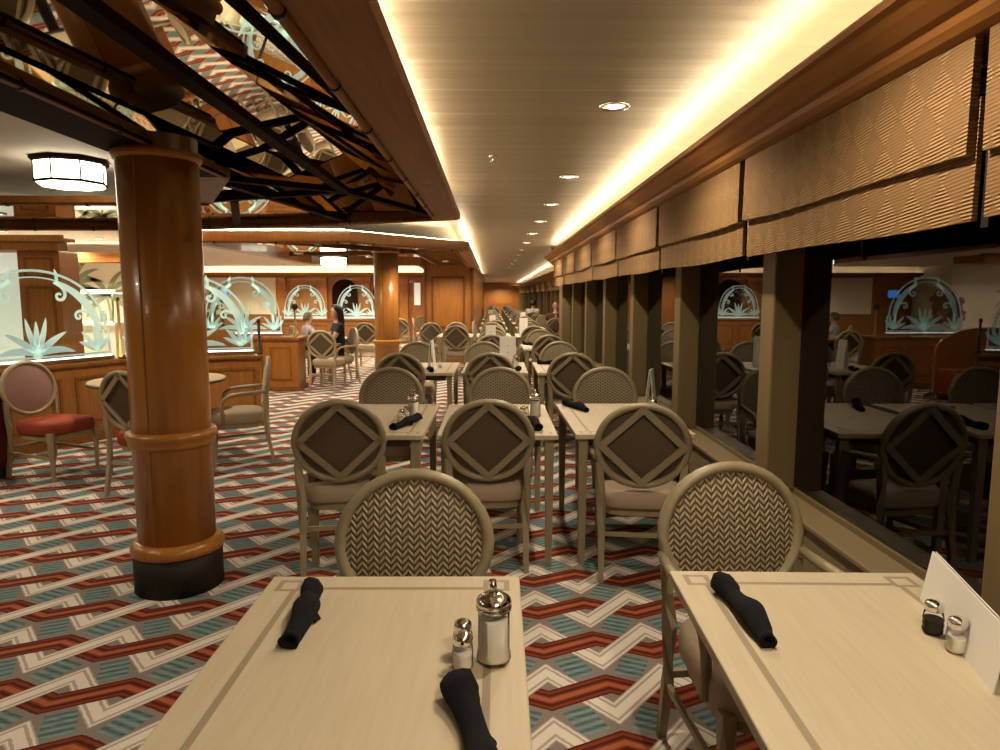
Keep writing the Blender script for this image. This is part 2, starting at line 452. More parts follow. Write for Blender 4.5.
for a, b2 in rails1: clips(bm, a, b2, .019, ZS - .002)
obj('clip', bm, 'black', rl)
bm = BM()
strips1 = [((-1.04, -2.2), (-1.04, 5.0)), ((-1.04, 5.0), (-.56, 6.46)), ((-1.04, 5.0), (-1.70, 4.5)), ((-1.75, 4.7), (-1.45, 6.9)), ((-2.2, 5.5), (-1.04, 5.0)), ((-2.0, 5.5), (-2.6, 7.2))]
for (ax, ay), (bx, by) in strips1:
    d = Vector((bx - ax, by - ay)).normalized(); s = Vector((-d.y, d.x)) * .032
    prism(bm, [(ax + s.x, ay + s.y), (ax - s.x, ay - s.y), (bx - s.x, by - s.y), (bx + s.x, by + s.y)], 2.222, 2.26)
struct('trim_%d' % n, bm, 'wood_dark'); n += 1
bm = BM(); box(bm, -1.875, -1.575, -2.3, 4.22, 2.200, 2.2145); struct('trim_%d' % n, bm, 'wood_dark'); n += 1
# lip + cove lamp of the first bay
def lip(pts, z0, z1, t):
    bm = BM()
    for (ax, ay), (bx, by) in zip(pts, pts[1:]):
        d = Vector((bx - ax, by - ay)).normalized(); s = Vector((-d.y, d.x)) * t
        ax2, ay2, bx2, by2 = ax - d.x * t, ay - d.y * t, bx + d.x * t, by + d.y * t
        prism(bm, [(ax2, ay2), (bx2, by2), (bx2 + s.x, by2 + s.y), (ax2 + s.x, ay2 + s.y)], z0, z1)
    return bm
struct('trim_%d' % n, lip(out1[:5], ZS - .004, 2.272, -.016), 'wood_h'); n += 1
bm = BM()
for (ax, ay), (bx, by) in (((-.47, -2.3), (-.47, 6.5)), ((-.5, 6.58), (-1.48, 7.0)), ((-1.48, 7.02), (-3.3, 7.62)), ((-3.3, 7.64), (-10.3, 7.64))):
    d = Vector((bx - ax, by - ay)).normalized(); s = Vector((-d.y, d.x)) * .02
    prism(bm, [(ax + s.x, ay + s.y), (ax - s.x, ay - s.y), (bx - s.x, by - s.y), (bx + s.x, by + s.y)], 2.27, 2.293)
struct('cove_lamp_left', bm, 'cove')
# second bay
out2 = [(-.315, 30), (-1.56, 30), (-1.56, 14.4), (-3.6, 13.6), (-3.6, 7.95), (-1.6, 7.95), (-.315, 9.55)]
in2 = [(-.53, 29.8), (-1.45, 29.8), (-1.45, 14.2), (-3.45, 13.4), (-3.45, 8.12), (-1.68, 8.12), (-.53, 9.62)]
struct('trim_%d' % n, offset_frame(out2, in2, 2.115, 2.235), 'wood'); n += 1
bm = BM(); prism(bm, in2, 2.20, 2.21); struct('ceiling_mirror_rear', bm, 'mirror')
bm = BM()
r2 = [((-3.5, 8.0), (-1.62, 8.0)), ((-1.62, 8.0), (-.40, 9.57)), ((-.5, 9.6), (-.5, 29.8))]
for a, b2 in r2: rail(bm, a, b2, .024, 2.118)
rl = struct('trim_%d' % n, bm, 'wood'); n += 1
bm = BM()
for a, b2 in r2: clips(bm, a, b2, .024, 2.118, .7)
obj('clip', bm, 'black', rl)
bm = BM()
for (ax, ay), (bx, by) in (((-3.4, 8.2), (-1.2, 11.2)), ((-1.2, 11.2), (-1.2, 15)), ((-1.2, 11.2), (-.6, 9.8)), ((-3.4, 11.8), (-1.2, 11.2))):
    d = Vector((bx - ax, by - ay)).normalized(); s = Vector((-d.y, d.x)) * .022
    prism(bm, [(ax + s.x, ay + s.y), (ax - s.x, ay - s.y), (bx - s.x, by - s.y), (bx + s.x, by + s.y)], 2.165, 2.199)
struct('trim_%d' % n, bm, 'wood_h'); n += 1
bm = BM()
for (ax, ay), (bx, by) in (((-.45, 9.85), (-.45, 29.8)), ((-1.68, 8.16), (-.5, 9.66)), ((-3.5, 8.03), (-1.68, 8.03)), ((-3.53, 8.1), (-3.53, 13.4))):
    d = Vector((bx - ax, by - ay)).normalized(); s = Vector((-d.y, d.x)) * .02
    prism(bm, [(ax + s.x, ay + s.y), (ax - s.x, ay - s.y), (bx - s.x, by - s.y), (bx + s.x, by + s.y)], 2.237, 2.26)
struct('cove_lamp_rear', bm, 'cove')
bm = BM(); prism(bm, [(-1.6, 4.30), (-1.6, 6.45), (-.50, 6.45), (-.50, 6.53), (-1.5, 6.97), (-3.33, 7.59), (-10.35, 7.59), (-10.35, 5.53), (-2.2, 5.53)], 2.262, 2.272); struct('ceiling_mirror_side', bm, 'mirror')

# ---- far walls on the left
def panel(bm, x0, x1, y, z0, z1, mi=0, w=.05, t=.02):
    """raised moulding rectangle on a wall that faces -Y at y"""
    for (a, b2, c, d) in ((x0, x1, z0, z0 + w), (x0, x1, z1 - w, z1), (x0, x0 + w, z0 + w, z1 - w), (x1 - w, x1, z0 + w, z1 - w)):
        box(bm, a, b2, y - t, y, c, d, mi)
def wood_block(name, x0, x1, y0, y1, z1, panels):
    bm = BM(); box(bm, x0, x1, y0, y1, 0, z1)
    box(bm, x0 - .015, x1 + .015, y0 - .02, y1, 0, .14); box(bm, x0 - .03, x1 + .03, y0 - .035, y1, z1 - .09, z1 - .03)
    return bm
struct('wall_block', wood_block('b', -1.50, -.40, 15.3, 30, 2.22, [(-1.36, -.54, .75, 1.95), (-1.36, -.54, .2, .65)]), 'wood')
bm = BM()
for (a, b2, c, d) in ((-1.33, -.60, .80, 1.93), (-1.33, -.60, .22, .68)): panel(bm, a, b2, 15.3, c, d, w=.045, t=.03)
box(bm, -.47, -.42, 15.27, 15.3, .14, 2.1); box(bm, -1.48, -1.43, 15.27, 15.3, .14, 2.1)
struct('trim_%d' % n, bm, 'moulding'); n += 1
bm = BM(); box(bm, -1.4, -.40, 33, 34, 0, 2.3); panel(bm, -1.3, -.5, 33, .3, 1.9); struct('wall_pier_rear', bm, 'wood')
# end wall panels
bm = BM()
for k in range(5): panel(bm, -.3 + k * .46, .12 + k * .46, YE, .9, 2.2, w=.04); panel(bm, -.3 + k * .46, .12 + k * .46, YE, .2, .8, w=.04)
box(bm, -1, 2, YE - .04, YE, 2.25, 2.36); struct('trim_%d' % n, bm, 'wood'); n += 1
# wall behind the buffet on the far left
bm = BM(); box(bm, -11, -5.9, 13.4, 13.6, 0, 2.12); struct('wall_buffet', bm, 'cream')
bm = BM(); box(bm, -11, -5.9, 12.6, 13.4, 2.12, 2.25); box(bm, -11, -5.85, 12.5, 12.6, 2.10, 2.2); box(bm, -11, -5.85, 12.53, 12.6, 2.2, 2.27); struct('trim_%d' % n, bm, 'wood_h'); n += 1
bm = BM(); box(bm, -11, -6.1, 12.7, 12.74, 2.255, 2.28); struct('cove_lamp_buffet', bm, 'cove')
bm = BM(); box(bm, -9.5, -5.97, 9.0, 9.2, 0, 2.05); struct('wall_lit', bm, 'cream_lit')  # bright wall, its light put in as emission
bm = BM(); box(bm, -9.5, -5.3, 8.62, 8.8, 2.06, 2.16); box(bm, -9.5, -5.2, 8.55, 8.8, 2.16, 2.2); box(bm, -9.5, -5.25, 8.6, 8.66, 2.2, 2.24); struct('trim_%d' % n, bm, 'wood_h'); n += 1
# far wall with pilasters, arches and cream panels
bm = BM(); box(bm, -11, -1.6, 23, 23.3, 0, 2.45); struct('wall_far', bm, 'wood')
bm = BM(); box(bm, -11, -1.6, 22.96, 23, 2.22, 2.45); struct('wall_far_upper', bm, 'ceil_white')
bm = BM(); box(bm, -9.6, -7.1, 22.93, 23, .9, 2.1); struct('wall_far_panel', bm, 'cream')
bm = BM(); box(bm, -11, -1.6, 22.6, 23, 2.12, 2.20); box(bm, -11, -1.6, 22.5, 22.62, 2.16, 2.25); struct('trim_%d' % n, bm, 'wood_h'); n += 1
bm = BM(); box(bm, -11, -1.7, 22.7, 22.75, 2.21, 2.235); struct('cove_lamp_far', bm, 'cove')
bm = BM()
for x in (-6.9, -5.55, -4.15, -2.9): box(bm, x - .14, x + .14, 22.82, 23, 0, 2.12)
for x in (-6.25, -4.85, -3.5): panel(bm, x - .45, x + .45, 23, .15, .8)
struct('trim_%d' % n, bm, 'wood'); n += 1
def arch_poly(hw, h, k=14):
    return [(-hw, 0), (hw, 0)] + [(hw * math.cos(math.pi * i / k), h - hw + hw * math.sin(math.pi * i / k)) for i in range(k + 1)]
for x in (-4.85, -3.5):
    bm = BM(); pts = arch_poly(.42, 1.2); a = [bm.verts.new((px, -.03, z)) for px, z in pts]; b2 = [bm.verts.new((px, 0, z)) for px, z in pts]
    bm.faces.new(a); bm.faces.new(b2[::-1])
    for i in range(len(pts)): j = (i + 1) % len(pts); bm.faces.new((a[j], a[i], b2[i], b2[j]))
    struct('trim_%d' % n, bm, 'wood_dark', loc=(x, 22.98, .85)); n += 1

# ================================================================== COLUMNS
def column(x, y, label, R_=.187):
    t = thing('wooden_column', label, 'column', (x, y, 0), group='round wooden columns')
    bm = BM(); lathe(bm, [(.215, 0), (.215, .192)], 40); obj('plinth', bm, 'plinth', t)
    s = R_
    bm = BM(); lathe(bm, [(s, .2), (s, 2.262)], 48)
    sh = obj('shaft', bm, 'col_wood', t)
    bm = BM(); box(bm, -.004, .004, -s - .0015, -s + .004, .25, 2.2); o = obj('seam', bm, 'wood_h', sh); o.rotation_euler = (0, 0, R(-8))
    bm = BM(); lathe(bm, [(s, .262), (.205, .258), (.222, .24), (.226, .22), (.220, .196), (.19, .19)], 48, closed=False); obj('base_ring', bm, 'col_wood', t)
    bm = BM(); lathe(bm, [(s, .745), (.203, .75), (.207, .765), (.204, .78), (.213, .79), (.219, .805), (.213, .82), (.2, .828), (s, .83)], 48, closed=False); obj('collar', bm, 'col_wood', t)
    bm = BM(); lathe(bm, [(s, 2.150), (.199, 2.154), (.206, 2.168), (.207, 2.180), (.202, 2.194), (s, 2.200)], 48, closed=False); obj('capital_ring', bm, 'col_wood', t)
column(-1.64, 3.50, 'thick round cherry wood column with a black plinth standing on the near carpet')
column(-1.63, 10.75, 'round cherry wood column standing further back beside the seated diners')
column(-1.75, 22.0, 'small distant round wooden column left of the big wood panelled block')

# ================================================================== CHAIRS
BT = math.tan(R(7))       # back tilt
def bk(x, z, dy=0.0):      # point on tilted back plane
    return (x, .215 + (z - .5) * BT + dy, z)
CZ, RA, RB = .727, .252, .234
def ell(a, b2, k=40, dy=0.0):
    return [bk(a * math.cos(2 * math.pi * i / k), CZ + b2 * math.sin(2 * math.pi * i / k), dy) for i in range(k)]
def dome(bm, a, b2, y0, bulge, k=40, rings=5, mi=0):
    vs = []
    for j in range(rings + 1):
        s = 1 - j / rings
        d = y0 + bulge * (1 - s ** 2.2)
        if s < 1e-6: vs.append([bm.verts.new(bk(0, CZ, d))])
        else: vs.append([bm.verts.new(bk(a * s * math.cos(2 * math.pi * i / k), CZ + b2 * s * math.sin(2 * math.pi * i / k), d)) for i in range(k)])
    for j in range(rings):
        A, B = vs[j], vs[j + 1]
        for i in range(k):
            f = bm.faces.new((A[i], A[(i + 1) % k], B[0])) if len(B) == 1 else bm.faces.new((A[i], A[(i + 1) % k], B[(i + 1) % k], B[i]))
            f.smooth = True; f.material_index = mi
def seat_loop(s, z, k=36):
    out = []
    for i in range(k):
        t = 2 * math.pi * i / k; c_, s_ = math.cos(t), math.sin(t)
        x = math.copysign(abs(c_) ** .5, c_); y = math.copysign(abs(s_) ** .5, s_)
        wd = .245 - .03 * (y + 1) / 2
        out.append((x * wd * s, -.02 + y * .235 * s, z))
    return out
def seat_bm(bm=None, mi=0):
    bm = bm or BM(); rings = []
    for s, z in ((.955, .375), (1.0, .39), (1.01, .43), (.99, .46), (.93, .477), (.78, .487), (.5, .492), (.2, .493)):
        rings.append([bm.verts.new(p) for p in seat_loop(s, z)])
    for A, B in zip(rings, rings[1:]):
        for i in range(36):
            f = bm.faces.new((A[i], A[(i + 1) % 36], B[(i + 1) % 36], B[i])); f.smooth = True; f.material_index = mi
    f = bm.faces.new(rings[-1]); f.smooth = True; f.material_index = mi
    bm.faces.new(rings[0][::-1]).material_index = mi
    return bm
def rear_leg(s, bm=None, mi=0):
    bm = bm or BM()
    tube(bm, [bk(s * .222, .635), (s * .216, .23, .54), (s * .207, .225, .42), (s * .203, .24, .22), (s * .203, .285, 0)], [.020, .022, .022, .020, .016], 4, flat=(1.2, 1.2), mi=mi); return bm
def front_leg(s, bm=None, mi=0):
    bm = bm or BM(); tube(bm, [(s * .212, -.215, .40), (s * .210, -.215, .2), (s * .207, -.22, 0)], [.024, .020, .015], 4, flat=(1.2, 1.2), mi=mi); return bm
def ring_bm(bm=None, mi=0, dy=0.0):
    bm = bm or BM(); tube(bm, ell(RA - .020, RB - .020), .022, 10, closed=True, mi=mi, flat=(1.0, .85)); return bm
def diamond_bm(bm=None, mi=0):
    bm = bm or BM()
    c4 = [(0, CZ + .198), (.212, CZ), (0, CZ - .198), (-.212, CZ)]
    for (x0, z0), (x1, z1) in zip(c4, c4[1:] + c4[:1]):
        d = Vector((x1 - x0, z1 - z0)).normalized(); q = Vector((-d.y, d.x)) * .0175
        vs = []
        for dy in (.006, .024):
            for (x, z) in ((x0 - d.x * .012, z0 - d.y * .012), (x1 + d.x * .012, z1 + d.y * .012)):
                for sg in (1, -1): vs.append(bm.verts.new(bk(x + q.x * sg, z + q.y * sg, dy)))
        for q4 in ((0, 1, 3, 2), (4, 6, 7, 5), (0, 2, 6, 4), (1, 5, 7, 3), (0, 4, 5, 1), (2, 3, 7, 6)):
            bm.faces.new([vs[i] for i in q4]).material_index = mi
    return bm
def rail_bm(bm=None, mi=0):
    bm = bm or BM()
    poly = seat_loop(.90, .335, 28); p2 = seat_loop(.90, .38, 28)
    a = [bm.verts.new(p) for p in poly]; b2 = [bm.verts.new(p) for p in p2]
    for i in range(28): bm.faces.new((a[i], a[(i + 1) % 28], b2[(i + 1) % 28], b2[i])).material_index = mi
    bm.faces.new(a[::-1]).material_index = mi; bm.faces.new(b2).material_index = mi
    return bm
def stretch_bm(s, bm=None, mi=0):
    bm = bm or BM(); tube(bm, [(s * .208, -.215, .19), (s * .204, .243, .21)], .0125, 4, flat=(.9, 1.3), mi=mi); return bm
def cross_bm(bm=None, mi=0):
    bm = bm or BM(); tube(bm, [(-.204, .237, .25), (.204, .237, .25)], .013, 4, flat=(.9, 1.3), mi=mi); return bm
def arm_bm(s, bm=None, mi=0):
    bm = bm or BM()
    pts = [bk(s * .236, .665), (s * .246, .14, .655), (s * .256, .02, .648), (s * .256, -.07, .635), (s * .250, -.125, .595), (s * .242, -.14, .52), (s * .234, -.13, .39)]
    tube(bm, pts, [.016, .018, .019, .019, .018, .017, .017], 8, mi=mi); return bm
def make_chair(name, label, arms, mats, loc, rz, group):
    fr, pad, rear, seat = mats
    t = thing(name, label, 'chair', loc, rz, group)
    sm = obj('seat', seat_bm(), seat, t)
    obj('seat_rail', rail_bm(), fr, t)
    obj('back_frame', ring_bm(), fr, t)
    bm = BM(); dome(bm, .222, .207, -.004, -.026); bp = obj('back_cushion', bm, pad, t); bp['label'] = 'padded front of the round chair back'
    bm = BM(); dome(bm, .222, .207, -.003, .010, rings=2); obj('rear_panel', bm, rear, t)
    obj('diamond_lattice', diamond_bm(), fr, t)
    for s in (-1, 1):
        obj('leg', rear_leg(s), fr, t); obj('leg', front_leg(s), fr, t)
        obj('stretcher', stretch_bm(s), fr, t)
        if arms: obj('armrest', arm_bm(s), fr, t)
    obj('stretcher', cross_bm(), fr, t)
    return t
def make_small_chair(name, label, arms, mats, loc, rz, group):
    bm = BM()
    ring_bm(bm, 0); diamond_bm(bm, 0); rail_bm(bm, 0); cross_bm(bm, 0)
    for s in (-1, 1):
        rear_leg(s, bm, 0); front_leg(s, bm, 0); stretch_bm(s, bm, 0)
        if arms: arm_bm(s, bm, 0)
    dome(bm, .222, .207, -.004, -.026, mi=1); dome(bm, .222, .207, -.003, .010, rings=2, mi=2); seat_bm(bm, 3)
    o = obj(name, bm, mats, None, loc, rz); tag(o, label, 'chair', group, 'thing'); return o
KH = ('frame', 'weave', 'weave_rear', 'seat')
PROTO = {}
def chair(kind, loc, rz, label, group):
    """kind: 'side','arm','far','mauve','sand' ..."""
    if kind in PROTO: return dup(PROTO[kind], loc, rz, label, group)
    spec = {'side': (make_chair, 'dining_chair', False, KH), 'arm': (make_chair, 'dining_armchair', True, KH),
            'far': (make_small_chair, 'dining_chair', False, KH), 'fararm': (make_small_chair, 'dining_armchair', True, KH),
            'mauve': (make_chair, 'upholstered_chair', False, ('frame_pale', 'mauve', 'pad_dark', 'red')),
            'sand': (make_chair, 'upholstered_armchair', True, ('frame_pale', 'sand', 'sand', 'sand')),
            'pale': (make_chair, 'lattice_back_chair', False, ('frame_pale', 'sand', 'pad_dark', 'sand'))}[kind]
    o = spec[0](spec[1], label, spec[2], spec[3], loc, rz, group); PROTO[kind] = o; return o

# ================================================================== TABLES
def make_table(label, loc, rz, group, pedestal=False):
    t = thing('dining_table', label, 'table', loc, rz, group)
    bm = BM(); box(bm, -.33, .33, -.54, .54, .722, .75, bev=.004); obj('tabletop', bm, 'table', t)
    bm = BM()
    for (a, b2, c, d) in ((-.24, .24, -.44, -.42), (-.24, .24, .42, .44), (-.24, -.22, -.42, .42), (.22, .24, -.42, .42)): box(bm, a, b2, c, d, .665, .722)
    obj('apron', bm, 'table_edge', t)
    if pedestal:
        bm = BM(); lathe(bm, [(.27, 0), (.27, .02), (.06, .045), (.042, .08), (.042, .70), (.16, .722)], 28); obj('pedestal', bm, 'black', t)
        return t
    for sx in (-1, 1):
        for sy in (-1, 1):
            bm = BM(); tube(bm, [(sx * .285, sy * .49, .72), (sx * .285, sy * .49, 0)], [.032, .022], 4, flat=(1.1, 1.1)); obj('leg', bm, 'frame', t)
    return t
TPROTO = []
def table(label, loc, rz, group):
    if TPROTO: return dup(TPROTO[0], loc, rz, label, group)
    o = make_table(label, loc, rz, group); TPROTO.append(o); return o

GCH = {'W': 'chairs along the window row', 'M': 'chairs along the middle row', 'L': 'chairs along the column row'}
RN = {'W': 'window-side', 'M': 'middle-row', 'L': 'column-side'}
# front tables
make_table('near pale wood table holding the sugar dispenser and two black napkin rolls', (-.262, 1.250, 0), R(-.5), 'wood laminate dining tables', True)
make_table('near pale wood table against the window holding the white menu card', (.797, 1.268, 0), R(-2.0), 'wood laminate dining tables', True)
chair('side', (-.237, 1.865, 0), R(2), 'woven-back chair facing the camera across the sugar dispenser table', GCH['M'])
chair('arm', (.812, 1.950, 0), R(6), 'woven-back armchair facing the camera across the near window table', GCH['W'])
PITCH = 3.045
XT = {'L': -.70, 'M': .03, 'W': .78}
XC = {'L': -.83, 'M': -.01, 'W': .80}
YB = {'L': 3.88, 'M': 3.89, 'W': 3.74}
special_rot = {('L', 1, 'a'): 8, ('M', 1, 'a'): 2, ('W', 1, 'a'): -8}
for k in range(1, 14):
    yc = 4.235 + PITCH * (k - 1)
    for r in 'LMW':
        if r == 'L' and (k == 3 or k > 4): continue
        x0 = XT[r] + (.0 if k < 5 else (.0 if r == 'M' else .12))
        od = ORD[k]
        kindname = {'W': 'arm', 'M': 'side', 'L': 'side'}[r]
        if k >= 5: kindname = 'fararm' if r == 'W' else 'far'
        table('pale wood %s table, the %s one counted away from the camera' % (RN[r], ORD[k]), (x0, yc + rnd.uniform(-.02, .02), 0), R(rnd.uniform(-.8, .8)), 'wood laminate dining tables')
        jx = lambda: rnd.uniform(-.035, .035)
        # away-facing chair, near end of the table
        ya = {1: YB[r], 2: 6.92}.get(k, yc - .60 + .245 + rnd.uniform(-.05, .05))
        xa = {('L', 1): -.852, ('M', 1): -.028, ('W', 1): .812, ('L', 2): -.875, ('M', 2): -.03, ('W', 2): .80}.get((r, k), x0 + jx())
        rot = special_rot.get((r, k, 'a'), rnd.uniform(-7, 7))
        chair(kindname, (xa, ya, 0), R(180 + rot), 'diamond-lattice chair back seen from behind at the %s %s table' % (od, RN[r]), GCH[r])
        # camera-facing chair at the far end
        yf = {1: 5.26 - .24, 2: 8.30 - .24}.get(k, yc + 1.0 - .24 + rnd.uniform(-.06, .06))
        xf = {('L', 1): -.775, ('M', 1): .048, ('W', 1): .86, ('L', 2): -.905, ('M', 2): -.09, ('W', 2): .835}.get((r, k), x0 + jx())
        chair(kindname, (xf, yf, 0), R(rnd.uniform(-6, 6)), 'woven-back chair facing the camera at the %s %s table' % (od, RN[r]), GCH[r])
# stray chairs
chair('side', (.36, 13.1, 0), R(118), 'chair turned sideways in the gap between middle and window rows', 'stray chairs')
chair('side', (-.13, 15.0, 0), R(80), 'chair seen edge-on beside the wood panelled block', 'stray chairs')
chair('side', (-1.38, 14.6, 0), R(205), 'lattice-back chair seen from behind just in front of the wood block', 'stray chairs')
chair('side', (-2.25, 17.2, 0), R(180), 'distant lattice-back chair seen beyond the further round column', 'stray chairs')
chair('side', (-1.95, 19.2, 0), R(0), 'distant chair facing the camera beyond the further round column', 'stray chairs')
chair('side', (-1.72, 17.4, 0), R(100), 'distant chair sideways-on between further column and wood block', 'stray chairs')

# ================================================================== TABLEWARE
def z_lathe(name, prof, mat, parent=None, loc=(0, 0, 0), nseg=24, closed=True):
    bm = BM(); lathe(bm, prof, nseg, closed=closed); return obj(name, bm, mat, parent, loc)
def napkin(x, y, rz, L, label, z=.75):
    bm = BM(); k = 22; rows = []
    for i in range(k):
        t = i / (k - 1); yy = (t - .5) * L
        r = .0255 + .004 * math.sin(t * 9 + x * 7) + (.004 if t > .85 else 0) - (.003 if t < .1 else 0)
        ring = []
        for j in range(14):
            a = 2 * math.pi * j / 14
            rr = r * (1 + .09 * math.sin(3 * a + 5 * t + x * 5) + .05 * math.sin(5 * a - 9 * t))
            ring.append(bm.verts.new((rr * math.cos(a) + .008 * math.sin(t * 4), yy, max(.0012, r * .86 + rr * .86 * math.sin(a)))))
        rows.append(ring)
    for A, B in zip(rows, rows[1:]):
        for j in range(14): bm.faces.new((A[j], A[(j + 1) % 14], B[(j + 1) % 14], B[j])).smooth = True
    # sunken ends like a rolled cloth
    for ring, s in ((rows[0], 1), (rows[-1], -1)):
        c = Vector((sum(v.co.x for v in ring) / 14, ring[0].co.y, sum(v.co.z for v in ring) / 14))
        inner = [bm.verts.new(c + (v.co - c) * .62 + Vector((0, s * .002, 0))) for v in ring]
        deep = [bm.verts.new(c + (v.co - c) * .5 + Vector((0, s * .02, 0))) for v in ring]
        for j in range(14):
            bm.faces.new((ring[j], ring[(j + 1) % 14], inner[(j + 1) % 14], inner[j])).smooth = True
            bm.faces.new((inner[j], inner[(j + 1) % 14], deep[(j + 1) % 14], deep[j])).smooth = True
        bm.faces.new(deep)
    o = obj('napkin_roll', bm, 'napkin', None, (x, y, z), rz); tag(o, label, 'napkin', 'rolled black napkins', 'thing')
    # loose flap of cloth
    bm = BM(); pts = [(.016, -.01, .012), (.034, -.025, .008), (.042, -.002, .004), (.030, .022, .006), (.014, .045, .014)]
    a = [bm.verts.new(p) for p in pts]; b2 = [bm.verts.new((p[0] - .002, p[1], p[2] + .006)) for p in pts]
    bm.faces.new(a); bm.faces.new(b2[::-1])
    for i in range(5): j = (i + 1) % 5; bm.faces.new((a[i], a[j], b2[j], b2[i]))
    obj('corner_flap', bm, 'napkin', o); return o
def sugar(x, y, label, z=.75):
    t = thing('sugar_dispenser', label, 'sugar dispenser', (x, y, z), 0, 'sugar dispensers')
    z_lathe('jar', [(.028, .001), (.034, .003), (.036, .012), (.034, .026), (.0325, .034), (.0325, .108), (.030, .118), (.030, .122)], 'jar', t, closed=False)
    z_lathe('sugar_fill', [(.025, .005), (.032, .008), (.0335, .014), (.0305, .034), (.0305, .092), (.018, .097)], 'sugar', t)
    lid = z_lathe('lid', [(.0335, .112), (.0365, .113), (.0365, .120), (.034, .121), (.0365, .124), (.0365, .130), (.034, .136), (.026, .142), (.012, .147), (.006, .148)], 'chrome', t)
    bm = BM(); tube(bm, [(0, 0, .143), (-.001, 0, .158), (-.003, 0, .174)], [.0085, .008, .0075], 12); obj('pour_spout', bm, 'chrome', lid)
    return t
def shaker(x, y, fill, label, z=.75):
    t = thing('%s_shaker' % fill, label, 'shaker', (x, y, z), 0, 'glass salt and pepper shakers')
    pr_ = [(.017, .001), (.0205, .004), (.022, .012), (.0205, .018), (.022, .024), (.0205, .030), (.022, .036), (.0205, .042), (.0195, .050), (.0165, .056)]
    z_lathe('jar', pr_, 'jar', t, nseg=20, closed=False)
    z_lathe('filling', [(r - .0022, z_) for r, z_ in pr_[:-3]], 'sugar' if fill == 'salt' else 'pepper', t, nseg=20)
    z_lathe('cap', [(.0185, .054), (.0195, .056), (.0195, .066), (.0175, .072), (.010, .076), (.002, .077)], 'chrome', t, nseg=20); return t
def menu(x, y, rz, w_, h_, label, z=.75, printed=True, fold=.03):
    """folded card standing on its edges; w_ wide along local X"""
    t = thing('menu_card', label, 'menu', (x, y, z), rz, 'standing menu cards')
    for s in (-1, 1):
        bm = BM(); vs = []
        for dy in (0, .0025 * s):
            vs += [bm.verts.new(p) for p in ((-w_ / 2, s * fold + dy, 0), (w_ / 2, s * fold + dy, 0), (w_ / 2, s * .002 + dy, h_), (-w_ / 2, s * .002 + dy, h_))]
        for q in ((0, 1, 2, 3), (7, 6, 5, 4), (0, 4, 5, 1), (1, 5, 6, 2), (2, 6, 7, 3), (3, 7, 4, 0)): bm.faces.new([vs[i] for i in q])
        pnl = obj('card_leaf', bm, 'white', t)
    if printed:
        bm = BM()
        for i in range(3):
            zz = h_ * (.25 + .22 * i); box(bm, -.008, .008, -fold * (1 - zz / h_) - .006, -fold * (1 - zz / h_) - .0035, zz, zz + h_ * .03)
        obj('printed_mark', bm, 'print', t)
    return t
# near table by the aisle
napkin(-.441, 1.535, R(3), .27, 'rolled black napkin beside the far corner of the sugar dispenser table')
napkin(-.034, 1.075, R(9), .31, 'rolled black napkin lying just in front of the glass shakers')
sugar(0.003, 1.352, 'tall glass sugar dispenser with chrome spout on the near table')
shaker(-.060, 1.322, 'salt', 'glass shaker with chrome cap directly behind the front napkin roll')
shaker(-.062, 1.378, 'salt', 'glass shaker with chrome cap half hidden behind another shaker')
# near table by the window
napkin(.590, 1.535, R(0), .285, 'rolled black napkin on the near window table')
shaker(.985, 1.458, 'pepper', 'dark pepper shaker leaning close to the white menu card')
shaker(.985, 1.378, 'salt', 'white salt shaker in front of the menu card on the window table')
menu(1.030, 1.42, R(74), .43, .125, 'large white menu card standing on its edge on the near window table', printed=False, fold=.022)
# second set
napkin(-.500, 3.98, R(-20), .34, 'rolled black napkin on the column-side table in the second set')
sugar(-.487, 4.235, 'white-filled sugar dispenser on the second column-side table')
shaker(-.528, 4.20, 'salt', 'salt shaker touching the sugar dispenser on the column-side table')
shaker(-.545, 4.10, 'salt', 'salt shaker nearest the napkin on the second column-side table')
sugar(.270, 4.26, 'white-filled sugar dispenser on the second middle-row table')
shaker(.205, 4.23, 'salt', 'salt shaker beside the sugar dispenser on the second middle-row table')
shaker(.185, 4.17, 'salt', 'foremost salt shaker on the second middle-row table')
napkin(.245, 3.92, R(5), .28, 'rolled black napkin at the near edge of the second middle-row table')
napkin(.562, 4.55, R(20), .30, 'rolled black napkin on the second window-side table')
menu(1.075, 4.62, R(66), .11, .26, 'tall white menu card on the second window-side table', printed=True)
shaker(1.06, 4.45, 'salt', 'salt shaker beside the tall menu card by the second window')
# third set
menu(-.62, 7.10, R(84), .14, .30, 'tall white menu card seen edge-on on the third column-side table')
napkin(-.615, 6.86, R(10), .22, 'rolled black napkin under the edge-on menu card')
shaker(-.55, 7.25, 'salt', 'salt shaker right of the edge-on menu card on the column-side table')
menu(.165, 7.25, R(10), .17, .33, 'wide white menu card facing the camera on the third middle-row table')
sugar(.235, 7.0, 'sugar dispenser standing in front of the wide middle-row menu card')
napkin(.235, 6.86, R(-30), .20, 'rolled black napkin at the near end of the third middle-row table')
napkin(.62, 7.55, R(70), .24, 'rolled black napkin on the third window-side table')
shaker(1.05, 7.4, 'salt', 'salt shaker on the third window-side table close to the glass')
napkin(.56, 10.55, R(30), .24, 'rolled black napkin on the fourth window-side table')
menu(.62, 13.6, R(5), .16, .32, 'white menu card on the fifth window-side table')
menu(-.02, 10.2, R(12), .15, .32, 'white menu card on the fourth middle-row table')
for k, (r, y) in enumerate((('M', 16.4), ('W', 19.5), ('M', 22.5))):
    x = XT[r] + rnd.uniform(-.15, .15)
    menu(x, y, R(rnd.uniform(-30, 30)), .15, .30, 'distant white menu card on a %s table, %s of the far ones' % (RN[r], ORD[k]))

